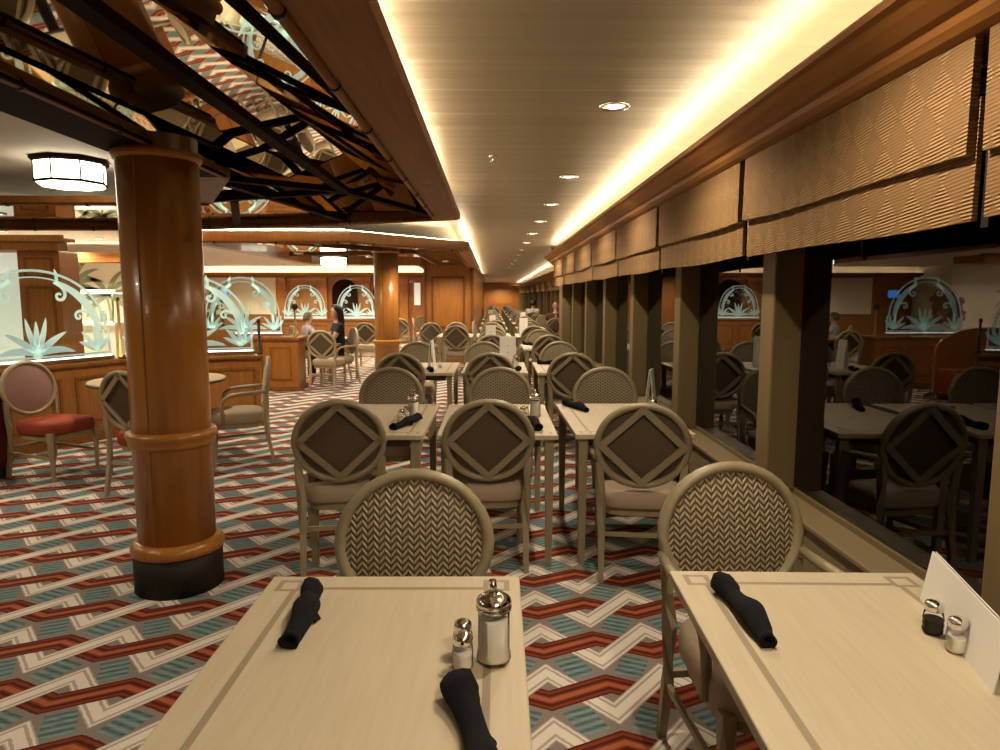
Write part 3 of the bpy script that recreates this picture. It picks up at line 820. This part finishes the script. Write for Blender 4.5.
# ================================================================== ROMAN BLINDS
def blind_fold(x, y0, y1, z0, z1, sag, t, ph):
    bm = BM(); k = 24; g = []
    for i in range(k + 1):
        u = i / k; y = y0 + (y1 - y0) * u
        zb = z0 - sag * math.sin(math.pi * u) * .5 + .004 * math.sin(7 * u + ph); zt = z1
        xo = .004 * math.sin(5 * u + ph)
        g.append([bm.verts.new(p) for p in ((x + xo - t, y, zb), (x - t, y, zt), (x, y, zt), (x + xo, y, zb))])
    for a, b2 in zip(g, g[1:]):
        for q in range(4): bm.faces.new((a[q], a[(q + 1) % 4], b2[(q + 1) % 4], b2[q]))
    bm.faces.new(g[0]); bm.faces.new(g[-1][::-1]); return bm
def blind(y0, y1, x, label, dz=0.0, detail=True):
    t = thing('roman_blind', label, 'blind', (x, (y0 + y1) / 2, 1.69 + dz), 0, 'folded fabric roman blinds over the windows')
    h = (y1 - y0) / 2; ph = rnd.uniform(0, 6)
    obj('lower_fold', blind_fold(.02, -h, h, .0, .30, .012, .014, ph), 'blind', t)
    obj('upper_fold', blind_fold(.004, -h + .005, h - .005, .165, .445, .018, .020, ph + 2), 'blind', t)
    if detail:
        bm = BM(); box(bm, .022, .028, h + .004, h + .030, -.02, .44); obj('side_cord', bm, 'plinth', t)
    return t
for k in range(0, 8):
    y0 = 1.675 * k + (.085 if k == 1 else .03); y1 = 1.675 * (k + 1) - (-.045 if k == 0 else .03)
    blind(y0, y1, 1.205, 'sliver of tan roman blind at the frame edge' if k == 0 else 'tan roman blind, %s whole one in the near run' % ORD[k - 1])
for k in range(0, 21):
    y0 = Y1 + 1.0 + 1.675 * (k) + .03; y1 = y0 + 1.61
    if y1 > YE - .5: break
    blind(y0, y1, RX - .08, 'small distant roman blind, the %s in the recessed run beyond the wall end' % ORD[k], dz=-.02, detail=False)

# ================================================================== CEILING FITTINGS
LIGHTS = []
def spot(x, y, z, power, label, size=R(152), blend=.6, rad=.03, lamp=True, group='recessed ceiling downlights'):
    t = thing('ceiling_downlight', label, 'downlight', (x, y, z), 0, group)
    z_lathe('trim_ring', [(.052, .002), (.075, .001), (.078, -.006), (.072, -.012), (.052, -.010), (.050, .0)], 'chrome', t, nseg=28, closed=False)
    z_lathe('lens', [(.050, -.004), (.049, -.0055)], 'spot', t, nseg=24)
    if lamp:
        l = bpy.data.lights.new('downlight_beam', 'SPOT'); l.energy = power; l.color = (1.0, .83, .60); l.spot_size = size; l.spot_blend = blend; l.shadow_soft_size = rad
        o = bpy.data.objects.new('downlight_beam', l); COL.objects.link(o); o.location = (0, 0, -.02); o.parent = t
    return t
SP = 44.0
ys = [-1.5, .1, 1.8, 3.58, 5.64, 7.32, 8.95, 10.7, 12.5, 14.4, 16.3, 18.4, 20.6, 23, 26, 29, 33, 37, 41, 45, 48.6]  # hindmost added to brighten the foreground, last one to brighten the end wall
for i, y in enumerate(ys):
    if y < 2:
        l = None
    spot(.615, y, 2.449, SP * (1 if y < 11 else 1.7 if y < 45 else 5), 'round recessed downlight in the corridor ceiling, %s from the camera' % ORD[i - 3] if y > 2 else '%s unseen recessed downlight overhead, out of the frame' % ORD[i])
def sprinkler(x, y, z, label):
    t = thing('fire_sprinkler', label, 'sprinkler', (x, y, z), 0)
    z_lathe('escutcheon', [(.03, 0), (.028, -.006), (.012, -.009)], 'chrome', t, nseg=16)
    bm = BM(); tube(bm, [(0, 0, -.006), (0, 0, -.035)], .006, 8); lathe(bm, [(.004, -.035), (.018, -.037), (.018, -.040), (.004, -.041)], 12); obj('deflector', bm, 'chrome', t)
sprinkler(.008, 4.85, 2.45, 'small chrome sprinkler hanging from the plain corridor ceiling')
# downlights of the left bays
LS = 55.0
for i, (x, y, z, q) in enumerate(((-.9, 10.2, 2.199, 1), (-2.4, 9.6, 2.199, 1), (-3.1, 9.4, 2.199, 1), (-2.2, 12.6, 2.199, 1), (-3.2, 11.6, 2.199, 1), (-.95, 14.3, 2.199, 1.2))):  # last one is added to brighten the wood block
    spot(x, y, z, LS * q, 'small recessed downlight in the rear mirrored bay, %s from the camera' % ORD[i], size=R(150), group='downlights of the mirrored bays')
for i, (x, y, z, q) in enumerate(((-3.0, 6.6, 2.262, 1), (-4.6, 6.6, 2.262, 1), (-6.2, 6.6, 2.262, 1), (-8.0, 6.6, 2.262, 1))):
    spot(x, y, z, LS * q, 'small recessed downlight in the mirrored band above the booths, %s from the column' % ORD[i], size=R(155), group='downlights of the mirrored bays')
for i, (x, y, z, q) in enumerate(((-3.2, 2.4, 2.449, .6), (-5.0, 4.4, 2.449, 1), (-7.2, 10.4, 2.449, 3), (-6.5, 11.7, 2.449, 3), (-8.6, 11.4, 2.449, 3), (-7.5, 12.3, 2.449, 3), (-6.2, 15.5, 2.449, 3), (-4.2, 15.6, 2.449, 3), (-2.4, 16.4, 2.449, 3), (-8.4, 20.2, 2.449, 4), (-6.2, 20.8, 2.449, 4), (-4.2, 20.8, 2.449, 4), (-2.3, 20.2, 2.449, 4))):  # added fittings that brighten the booths, buffet and far wall
    spot(x, y, z, LS * q, 'added downlight in the pale ceiling over the booths, %s from the camera' % ORD[i], size=R(155), group='added downlights over the booths')
def drum_lamp(x, y, z, label, r=.225, h=.17, power=40):
    t = thing('ceiling_lamp', label, 'ceiling lamp', (x, y, z), 0, 'octagonal glass ceiling lamps')
    z_lathe('shade', [(r, -.03), (r, -h), (r * .9, -h - .018), (.02, -h - .03)], 'shade', t, nseg=8)
    z_lathe('top_rim', [(r + .02, -.002), (r + .028, -.018), (r + .012, -.036), (r - .01, -.036)], 'wood_dark', t, nseg=8)
    z_lathe('bottom_rim', [(r + .004, -h + .012), (r + .008, -h), (r - .004, -h - .006)], 'wood_dark', t, nseg=8, closed=False)
    for i in range(8):
        a = 2 * math.pi * i / 8
        bm = BM(); tube(bm, [(r * math.cos(a), r * math.sin(a), -.03), (r * math.cos(a), r * math.sin(a), -h)], .006, 6); obj('rib', bm, 'wood_dark', t)
drum_lamp(-2.95, .9, 2.45, 'added unseen ceiling lamp above the near carpet, outside the frame', power=55)  # unseen lamp added to light the near column from the front
drum_lamp(-2.95, 5.0, 2.45, 'glowing octagonal glass ceiling lamp left of the near column')
drum_lamp(-2.76, 12.2, 2.20, 'glowing ceiling lamp left of the further column', power=30)
drum_lamp(-2.55, 14.8, 2.45, 'glowing ceiling lamp nearly behind the further column', power=30)

# ================================================================== ETCHED GLASS PARTITIONS
def leaf(bm, x0, z0, ang, L, w_, bend):
    pts, ws = [], []
    for i in range(11):
        t = i / 10; a = ang + bend * t
        if i == 0: x, z = x0, z0
        else: x += L / 10 * math.cos(a); z += L / 10 * math.sin(a)
        pts.append((x, z)); ws.append(w_ * (math.sin(math.pi * min(1, .15 + t * .85)) ** .8 + .05) if t < 1 else 0)
    ribbon(bm, pts, ws)
def curl(bm, x0, z0, ang, L, w_, turns):
    pts, ws = [], []; x, z = x0, z0; k = 30
    for i in range(k + 1):
        t = i / k; pts.append((x, z)); ws.append(w_ * (1 - .45 * t))
        a = ang + turns * 2 * math.pi * (t ** 1.7); st = L / k * (1 - .55 * t)
        x += st * math.cos(a); z += st * math.sin(a)
    ribbon(bm, pts, ws)
def outline(hw, h, sh, inset, k=28):
    pts = [(-hw + inset, inset), (-hw + inset, sh)]
    for i in range(k + 1):
        a = math.pi - math.pi * i / k
        pts.append(((hw - inset) * .96 * math.cos(a), sh + (h - inset - sh) * math.sin(a)))
    pts += [(hw - inset, sh), (hw - inset, inset)]
    return pts
def partition(cx, cy, z, ang, hw, h, label, detail=True):
    t = thing('etched_glass_screen', label, 'glass screen', (cx, cy, z), ang, 'arched etched glass screens on the booth walls')
    sh = h * .30
    pts = outline(hw, h, sh, 0.0)
    bm = BM(); a = [bm.verts.new((x, -.004, z_)) for x, z_ in pts]; b2 = [bm.verts.new((x, .004, z_)) for x, z_ in pts]
    bm.faces.new(a[::-1]); bm.faces.new(b2)
    for i in range(len(pts)): j = (i + 1) % len(pts); bm.faces.new((a[i], a[j], b2[j], b2[i]))
    obj('pane', bm, 'clear', t)
    bm = BM()
    ribbon(bm, outline(hw, h, sh, .012), .016 * h / .8 + .006); 
    if detail: ribbon(bm, outline(hw, h, sh, .075), .012)
    ribbon(bm, [(-hw + .01, .02), (hw - .01, .02)], .018)
    q = h / .8
    for an, L, w_, bd in ((90, .30, .05, 0), (68, .34, .05, .2), (112, .34, .05, -.2), (46, .34, .055, -.35), (134, .34, .055, .35), (24, .36, .06, -.75), (156, .36, .06, .75)):
        leaf(bm, 0, .05, R(an), L * q, w_ * q, bd)
    leaf(bm, -.05, .03, 0, .1, .05, 0)
    for s in (-1, 1):
        A = 0 if s == 1 else math.pi
        # branch that follows the arch
        pts2, ws = [], []
        for i in range(22):
            a_ = R(72) - R(74) * i / 21
            pts2.append((s * (hw - .13) * math.cos(a_), sh * .75 + (h - sh - .03) * math.sin(a_))); ws.append((.02 + .045 * math.sin(math.pi * i / 21)) * q)
        ribbon(bm, pts2, ws)
        curl(bm, s * hw * .28, h * .86, A + s * R(-30), .46 * q, .035 * q, -s * 1.15)
        curl(bm, s * hw * .70, h * .50, A + s * R(150), .34 * q, .03 * q, s * 1.1)
        leaf(bm, s * hw * .30, h * .84, math.pi / 2 - s * R(10), .14 * q, .03 * q, s * .5)
        for an, L in ((90, .24), (62, .22), (122, .24), (38, .2), (146, .2)):
            leaf(bm, s * hw * .80, .05, R(an), L * q, .045 * q, s * .2)
    obj('etched_motif', bm, 'etch', t)
    bm = BM(); box(bm, -hw, hw, -.012, .012, -.016, -.002); obj('led_strip', bm, 'led', t)
    bm = BM(); box(bm, -hw - .02, hw + .02, -.03, .03, -.05, -.016); obj('shoe_rail', bm, 'brass', t)
    return t
def booth_wall(name, ax, ay, bx, by, zt, label, th_=.16):
    L = math.hypot(bx - ax, by - ay); ang = math.atan2(by - ay, bx - ax)
    t = thing(name, label, 'half wall', ((ax + bx) / 2, (ay + by) / 2, 0), ang, 'wood panelled half walls of the booths')
    bm = BM(); box(bm, -L / 2, L / 2, -th_ / 2, th_ / 2, .1, zt - .05); obj('panel_body', bm, 'wood', t)
    bm = BM(); box(bm, -L / 2, L / 2, -th_ / 2 - .015, th_ / 2 + .015, 0, .1); obj('skirting', bm, 'wood_h', t)
    bm = BM(); box(bm, -L / 2 - .02, L / 2 + .02, -th_ / 2 - .03, th_ / 2 + .03, zt - .05, zt, bev=.015); obj('cap_rail', bm, 'wood_h', t)
    bm = BM(); k = max(1, round(L / .75)); w_ = L / k
    for i in range(k): panel(bm, -L / 2 + i * w_ + .07, -L / 2 + (i + 1) * w_ - .07, -th_ / 2, .2, zt - .14, w=.03, t=.012)
    obj('panel_moulding', bm, 'wood_h', t)
    return t
ZT = .83
booth_wall('booth_wall', -4.86, 5.73, -4.035, 7.53, ZT, 'panelled half wall behind the mauve chair at the picture edge')
booth_wall('booth_wall', -4.035, 7.53, -2.69, 8.03, ZT, 'panelled half wall behind the near column and round table')
aA = math.atan2(7.525 - 6.39, -4.035 + 4.545)
partition(-4.40, 6.72, ZT + .055, aA, .77, .87, 'arched etched glass screen nearest the picture edge, agave motif over pink chair')
aB = math.atan2(8.03 - 7.53, -2.69 + 4.035)
partition(-3.38, 7.775, ZT + .055, aB, .655, .84, 'arched etched glass screen half hidden behind the near column')
booth_wall('booth_wall', -5.4, 11.15, -3.62, 11.15, ZT, 'panelled half wall under the etched screen left of the wood pedestal', .2)
t = thing('wood_pedestal', 'square wood panelled pedestal ending the booth wall left of the seated woman', 'pedestal', (-3.33, 11.1, 0))
bm = BM(); box(bm, -.27, .27, -.22, .22, .08, .80); obj('body', bm, 'wood', t)
bm = BM(); panel(bm, -.17, .17, -.22, .18, .70, w=.025, t=.012); obj('panel_moulding', bm, 'wood_h', t)
bm = BM(); box(bm, -.29, .29, -.24, .24, 0, .08, bev=.01); obj('skirting', bm, 'wood_h', t)
bm = BM(); box(bm, -.31, .31, -.26, .26, .80, .86, bev=.02); obj('cap', bm, 'wood_h', t)
partition(-4.0, 11.15, .915, 0, .62, .89, 'arched etched glass screen just left of the brass post')
for x, lb in ((-5.0, 'arched etched glass screen far back, left of the seated woman'), (-3.62, 'arched etched glass screen far back, directly behind the seated woman')):
    partition(x, 18.6, .93, 0, .56 if x < -4 else .55, .86, lb)
booth_wall('booth_wall', -5.9, 18.6, -2.75, 18.6, .87, 'distant panelled half wall carrying two etched screens', .2)
def post(x, y, z0, h, knob, mat, label):
    t = thing('slim_post', label, 'post', (x, y, z0), 0)
    bm = BM(); lathe(bm, [(.03, 0), (.03, .02), (.016, .03), (.016, h)], 12); obj('rod', bm, mat, t)
    bm = BM(); k = knob
    lathe(bm, [(.004, h - .01), (k * .8, h + k * .4), (k, h + k), (k * .8, h + 1.6 * k), (.004, h + 2 * k)], 14); obj('knob', bm, 'black', t)
post(-3.12, 11.0, .86, .42, .055, 'brass', 'slim brass post with dark knob on the wood pedestal')
post(-2.70, 8.03, .83, .36, .025, 'black', 'slim black post at the end of the booth wall right of the column')
post(-4.035, 7.53, .83, .62, .02, 'brass', 'slim brass post where the booth walls meet, left of the near column')

# ================================================================== LEFT SEATING
t = thing('round_table', 'round pale table between the mauve chair and the near column', 'table', (-3.03, 6.26, 0))
z_lathe('tabletop', [(.55, .720), (.575, .726), (.578, .738), (.57, .75)], 'table_edge', t, nseg=48)
z_lathe('table_surface', [(.568, .750), (.566, .7515)], 'sand', t, nseg=48)
z_lathe('pedestal', [(.26, 0), (.26, .025), (.08, .05), (.05, .1), (.045, .66), (.14, .72)], 'black', t, nseg=24)
chair('mauve', (-3.69, 5.76, 0), R(72), 'mauve-backed chair with rust red seat at the picture edge', 'round table chairs')
dup(PROTO['mauve'], (-2.62, 5.30, 0), R(158), 'lattice-backed chair with rust red seat, partly behind the near column', 'round table chairs')
chair('sand', (-2.30, 6.22, 0), R(-70), 'sand upholstered armchair in profile just right of the near column', 'round table chairs')
# maroon banquette at the picture edge
t = thing('banquette_seat', 'dark maroon rounded banquette end at the picture edge beside the mauve chair', 'banquette', (-4.45, 5.35, 0), R(-20))
bm = BM(); box(bm, -.35, .30, -.5, .5, .08, .45, bev=.05); obj('seat', bm, 'maroon', t)
bm = BM(); box(bm, .12, .32, -.52, .52, .06, .86, bev=.09); obj('backrest', bm, 'maroon', t)
bm = BM(); box(bm, -.32, .28, -.46, .46, 0, .08); obj('plinth', bm, 'black', t)
# booth bench seen through the second screen
t = thing('booth_bench', 'reddish wood booth bench seen through the screen right of the column', 'bench', (-4.15, 9.9, 0), 0)
bm = BM()
pts = [(-.75, 0), (.75, 0), (.75, .72)] + [(.75 * math.cos(math.pi * i / 12), .72 + .33 * math.sin(math.pi * i / 12)) for i in range(1, 12)] + [(-.75, .72)]
a = [bm.verts.new((x, -.03, z)) for x, z in pts]; b2 = [bm.verts.new((x, .03, z)) for x, z in pts]
bm.faces.new(a); bm.faces.new(b2[::-1])
for i in range(len(pts)): j = (i + 1) % len(pts); bm.faces.new((a[j], a[i], b2[i], b2[j]))
obj('back_panel', bm, 'wood', t)
bm = BM(); box(bm, -.72, .72, -.5, -.03, .1, .46, bev=.03); obj('seat', bm, 'red', t)
# diners' table
table('small table with plates where the woman in black sits', (-3.00, 12.62, 0), R(45), 'wood laminate dining tables')
chair('pale', (-2.69, 11.28, 0), R(172), 'pale lattice-backed chair seen from behind beside the diners', 'diners chairs')
dup(PROTO['sand'], (-2.64, 11.95, 0), R(-58), 'sand armchair in which the woman in black sits', 'diners chairs')
dup(PROTO['pale'], (-2.62, 14.6, 0), R(178), 'pale chair behind the seated woman, in front of the etched screen', 'diners chairs')
dup(PROTO['sand'], (-3.50, 13.05, 0), R(128), 'sand armchair in which the child sits opposite the woman', 'diners chairs')
for i, (x, y, lb) in enumerate(((-3.14, 12.74, 'white plate in front of the child'), (-2.88, 12.42, 'white plate in front of the woman in black'))):
    o = z_lathe('dinner_plate', [(.06, .751), (.075, .753), (.125, .765), (.127, .768), (.118, .766), (.07, .757), (.02, .756)], 'plate', None, (x, y, 0), nseg=28); tag(o, lb, 'plate', 'plates on the diners table', 'thing')

# ================================================================== BUFFET AREA FAR LEFT
t = thing('wood_pillar', 'square cherry wood pillar with raised panel behind the first etched screen', 'pillar', (-5.67, 8.85, 0))
bm = BM(); box(bm, -.26, .26, -.05, .35, 0, 2.06); obj('body', bm, 'wood', t)
bm = BM(); panel(bm, -.18, .18, -.05, 1.72, 1.98, w=.03, t=.015); panel(bm, -.18, .18, -.05, .3, 1.62, w=.03, t=.015); obj('panel_moulding', bm, 'wood_h', t)
t = thing('buffet_counter', 'cream buffet counter with shelf and glass guard left of the column', 'counter', (-7.0, 11.6, 0))
bm = BM(); box(bm, -1.2, .9, -.35, .35, .0, 1.02); obj('body', bm, 'cream', t)
bm = BM(); box(bm, -1.25, .95, -.42, .42, 1.02, 1.07, bev=.01); obj('worktop', bm, 'white', t)
bm = BM(); box(bm, -1.2, .9, -.3, -.26, 1.15, 1.5); obj('guard_glass', bm, 'clear', t)
for x in (-1.15, -.4, .3, .85):
    bm = BM(); tube(bm, [(x, -.28, 1.07), (x, -.28, 1.55)], .016, 8); obj('guard_post', bm, 'brass', t)
bm = BM(); box(bm, -1.25, .95, -.35, .15, 1.55, 1.60, bev=.01); obj('shelf', bm, 'white', t)
bm = BM(); box(bm, -1.2, .9, -.33, .1, 1.538, 1.55); obj('shelf_lamp', bm, 'led', t)
for i, x in enumerate((-7.9, -7.25, -6.45)):
    t = thing('food_jar', 'jar standing on the buffet counter, %s along it' % ORD[i], 'jar', (x, 11.55, 1.07), 0, 'jars on the buffet counter')
    z_lathe('body', [(.05, 0), (.06, .02), (.06, .15), (.045, .18)], 'flower' if i % 2 else 'sugar', t, nseg=14); z_lathe('lid', [(.05, .18), (.05, .2), (.01, .21)], 'chrome', t, nseg=14)
def palm(x, y, z, h, label, s=1.0):
    t = thing('palm_mural', label, 'mural', (x, y, z), 0, 'painted palm trees on the buffet wall')
    bm = BM(); ribbon(bm, [(.03 * math.sin(i * .5), h * i / 8) for i in range(9)], [.07 - .004 * i for i in range(9)], .006); obj('trunk', bm, 'mural', t)
    bm = BM()
    for an in (8, 35, 60, 85, 110, 140, 168, -15, 195): leaf(bm, .0, h, R(an), .62 * s, .085 * s, -.9 if an < 88 else .9)
    obj('fronds', bm, 'mural', t)
palm(-8.0, 13.39, .75, .95, 'painted green palm on the buffet wall, left one of the pair')
palm(-7.35, 13.39, .75, .75, 'painted green palm on the buffet wall, right one nearer the column')
t = thing('menu_monitor', 'small blue glowing monitor seen through the screen right of the column', 'monitor', (-6.0, 15.5, 1.44), R(20))
bm = BM(); box(bm, -.13, .13, -.02, .02, 0, .20, bev=.006); obj('casing', bm, 'black', t)
bm = BM(); box(bm, -.115, .115, -.024, -.019, .015, .185); obj('screen', bm, 'screen', t)
bm = BM(); tube(bm, [(0, .03, 0), (0, .03, -1.44)], .03, 10); obj('stand', bm, 'black', t)
for i, (x, y) in enumerate(((-5.55, 12.9), (-5.0, 12.2))):
    t = thing('flower_arrangement', 'brownish flower arrangement seen through etched glass, %s from the column' % ORD[i], 'flowers', (x, y, 0), 0, 'flower arrangements')
    z_lathe('vase', [(.1, 0), (.13, .04), (.11, .5), (.16, .95), (.14, 1.0)], 'cream', t, nseg=18)
    bm = BM()
    for q in range(26):
        a = rnd.uniform(0, 6.28); r = rnd.uniform(.02, .25); zz = rnd.uniform(1.05, 1.55)
        bmesh.ops.create_icosphere(bm, subdivisions=1, radius=rnd.uniform(.05, .09), matrix=Matrix.Translation((r * math.cos(a), r * math.sin(a), zz)))
    obj('blooms', bm, 'flower', t)
# lit cabinet beyond the far column
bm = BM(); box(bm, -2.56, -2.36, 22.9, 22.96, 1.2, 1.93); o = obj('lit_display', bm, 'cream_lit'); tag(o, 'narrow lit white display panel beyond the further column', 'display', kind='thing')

# ================================================================== PEOPLE
def skin_mesh(name, verts, edges, radii, mat, root, parent=None, sub=2):
    me = bpy.data.meshes.new(name); me.from_pydata([Vector(v) for v in verts], edges, []); me.update()
    o = bpy.data.objects.new(name, me); COL.objects.link(o)
    md = o.modifiers.new('skin', 'SKIN'); md.use_smooth_shade = True
    for i, r in enumerate(radii):
        sv = me.skin_vertices[0].data[i]; sv.radius = (r, r) if not isinstance(r, tuple) else r; sv.use_root = (i == root)
    s = o.modifiers.new('sub', 'SUBSURF'); s.levels = sub; s.render_levels = sub
    me.materials.append(M[mat])
    if parent: o.parent = parent
    return o
def person(label, loc, rz, shirt, hair, long_hair, scale=1.0, lower='cloth_black', reach=.36):
    """seated figure facing -Y, seat height .47"""
    t = thing('person', label, 'person', loc, rz); t.scale = (scale,) * 3
    V, Ed, Rd = [], [], []
    def add(p, r, prev=None):
        V.append(p); Rd.append(r)
        if prev is not None: Ed.append((prev, len(V) - 1))
        return len(V) - 1
    pel = add((0, 0, .58), (.16, .12)); sp = add((0, .01, .74), (.135, .10), pel); ch = add((0, 0, .92), (.16, .11), sp)
    nk0 = add((0, -.005, 1.06), (.07, .065), ch); nk = add((0, -.02, 1.12), .05, nk0)
    j = add((0, -.035, 1.18), (.062, .075), nk); hd = add((0, -.035, 1.25), (.076, .092), j); hd2 = add((0, -.03, 1.31), (.068, .082), hd); add((0, -.03, 1.345), .035, hd2)
    for s in (-1, 1):
        hp = add((s * .10, -.06, .57), .095, pel); kn = add((s * .11, -.44, .55), .065, hp); an = add((s * .11, -.46, .12), .042, kn); hl = add((s * .11, -.48, .055), .045, an); add((s * .115, -.62, .04), .035, hl)
        sh = add((s * .185, 0, 1.0), .060, ch); el = add((s * .23, -.12, .79), .043, sh); wr = add((s * .15, -reach, .80), .030, el); pm = add((s * .135, -reach - .06, .80), (.036, .020), wr)
        for q in range(4):
            f0 = add((s * .135 + (q - 1.5) * .019, -reach - .11, .803 - .002 * q), .010, pm); add((s * .135 + (q - 1.5) * .021, -reach - .145 + .008 * abs(q - 1.5), .785), .0085, f0)
        f0 = add((s * .135 - s * .045, -reach - .06, .797), .0105, pm); add((s * .135 - s * .055, -reach - .095, .79), .0085, f0)
    obj_ = skin_mesh('body', V, Ed, Rd, 'skin', pel, t)
    # clothing: shirt with short sleeves, trousers
    sV, sE, sR = [], [], []
    def a2(p, r, prev=None):
        sV.append(p); sR.append(r)
        if prev is not None: sE.append((prev, len(sV) - 1))
        return len(sV) - 1
    p0 = a2((0, 0, .56), (.175, .135)); p1 = a2((0, .01, .74), (.15, .115), p0); p2 = a2((0, 0, .92), (.175, .125), p1); a2((0, -.005, 1.06), (.085, .078), p2)
    for s in (-1, 1):
        q0 = a2((s * .185, 0, 1.0), .074, p2); a2((s * .212, -.065, .88), .060, q0)
    skin_mesh('shirt', sV, sE, sR, shirt, p0, t)
    sV, sE, sR = [], [], []
    p0 = a2((0, 0, .57), (.165, .13))
    for s in (-1, 1):
        h0 = a2((s * .10, -.06, .57), .108, p0); h1 = a2((s * .11, -.44, .555), .078, h0); a2((s * .11, -.462, .14), .058, h1)
    skin_mesh('trousers', sV, sE, sR, lower, p0, t)
    # face
    bm = BM(); bmesh.ops.create_icosphere(bm, subdivisions=2, radius=.014, matrix=Matrix.Translation((0, -.130, 1.235)) @ Matrix.Scale(1.5, 4, (0, 0, 1))); obj('nose', bm, 'skin', t)
    for s in (-1, 1):
        bm = BM(); bmesh.ops.create_icosphere(bm, subdivisions=2, radius=.010, matrix=Matrix.Translation((s * .03, -.117, 1.258))); obj('eye', bm, 'hair', t)
        bm = BM(); bmesh.ops.create_icosphere(bm, subdivisions=2, radius=.022, matrix=Matrix.Translation((s * .076, -.03, 1.24)) @ Matrix.Scale(.5, 4, (1, 0, 0)) @ Matrix.Scale(1.5, 4, (0, 0, 1))); obj('ear', bm, 'skin', t)
    bm = BM(); box(bm, -.022, .022, -.122, -.112, 1.198, 1.205); obj('mouth', bm, 'cloth_maroon', t)
    if hair:
        bm = BM(); k = 20; rows = []
        prof = [(.02, 1.372, 0), (.075, 1.352, 0), (.096, 1.30, .012), (.098, 1.24, .03)]
        if long_hair: prof += [(.098, 1.15, .045), (.095, 1.05, .06), (.085, .93, .075), (.06, .82, .085)]
        else: prof += [(.088, 1.19, .045)]
        for r, z, back in prof:
            row = []
            for i in range(k + 1):
                lim = R(200 + 90 * max(0, (z - 1.25) / .12)); lim = min(lim, R(350)) if z > 1.24 else R(190)
                a_ = math.pi / 2 - lim / 2 + lim * i / k
                row.append(bm.verts.new((r * math.cos(a_), -.028 + back * .55 + r * 1.1 * math.sin(a_), z)))
            rows.append(row)
        for A, B in zip(rows, rows[1:]):
            for i in range(k): bm.faces.new((A[i], A[i + 1], B[i + 1], B[i])).smooth = True
        o = obj('hair', bm, hair, t); sd = o.modifiers.new('thick', 'SOLIDIFY'); sd.thickness = .018; sd.offset = 0
    return t
person('woman with long dark hair in a black top seated at the diners table', (-2.66, 11.95, -.02), R(-68), 'cloth_black', 'hair', True)
person('child in a pale lilac shirt seated opposite the woman in black', (-3.46, 13.0, .10), R(128), 'cloth_lilac', 'hair_grey', False, .80, reach=.30)
person('bald person in dark clothes seated far along the window row', (1.62, 17.6, 0), R(175), 'cloth_maroon', None, False)
person('distant dark-haired person in a white shirt at the far window tables', (1.42, 24.0, 0), R(180), 'cloth_white', 'hair', False)
for i, (x, y, rz) in enumerate(((1.62, 17.75, 180), (1.42, 24.15, 180), (1.52, 19.6, 10), (1.45, 21.6, 170), (1.5, 26.3, 185), (1.45, 28.5, 175))):
    chair('fararm', (x, y, 0), R(rz), ('armchair under the bald person far along the windows', 'armchair under the distant person in a white shirt', 'empty armchair just behind the bald person',
          'empty armchair in front of the white-shirted person', 'empty armchair beyond the white-shirted person', 'last empty armchair close to the recessed windows')[i], 'armchairs by the recessed windows')
SC.view_settings.exposure = 0.85
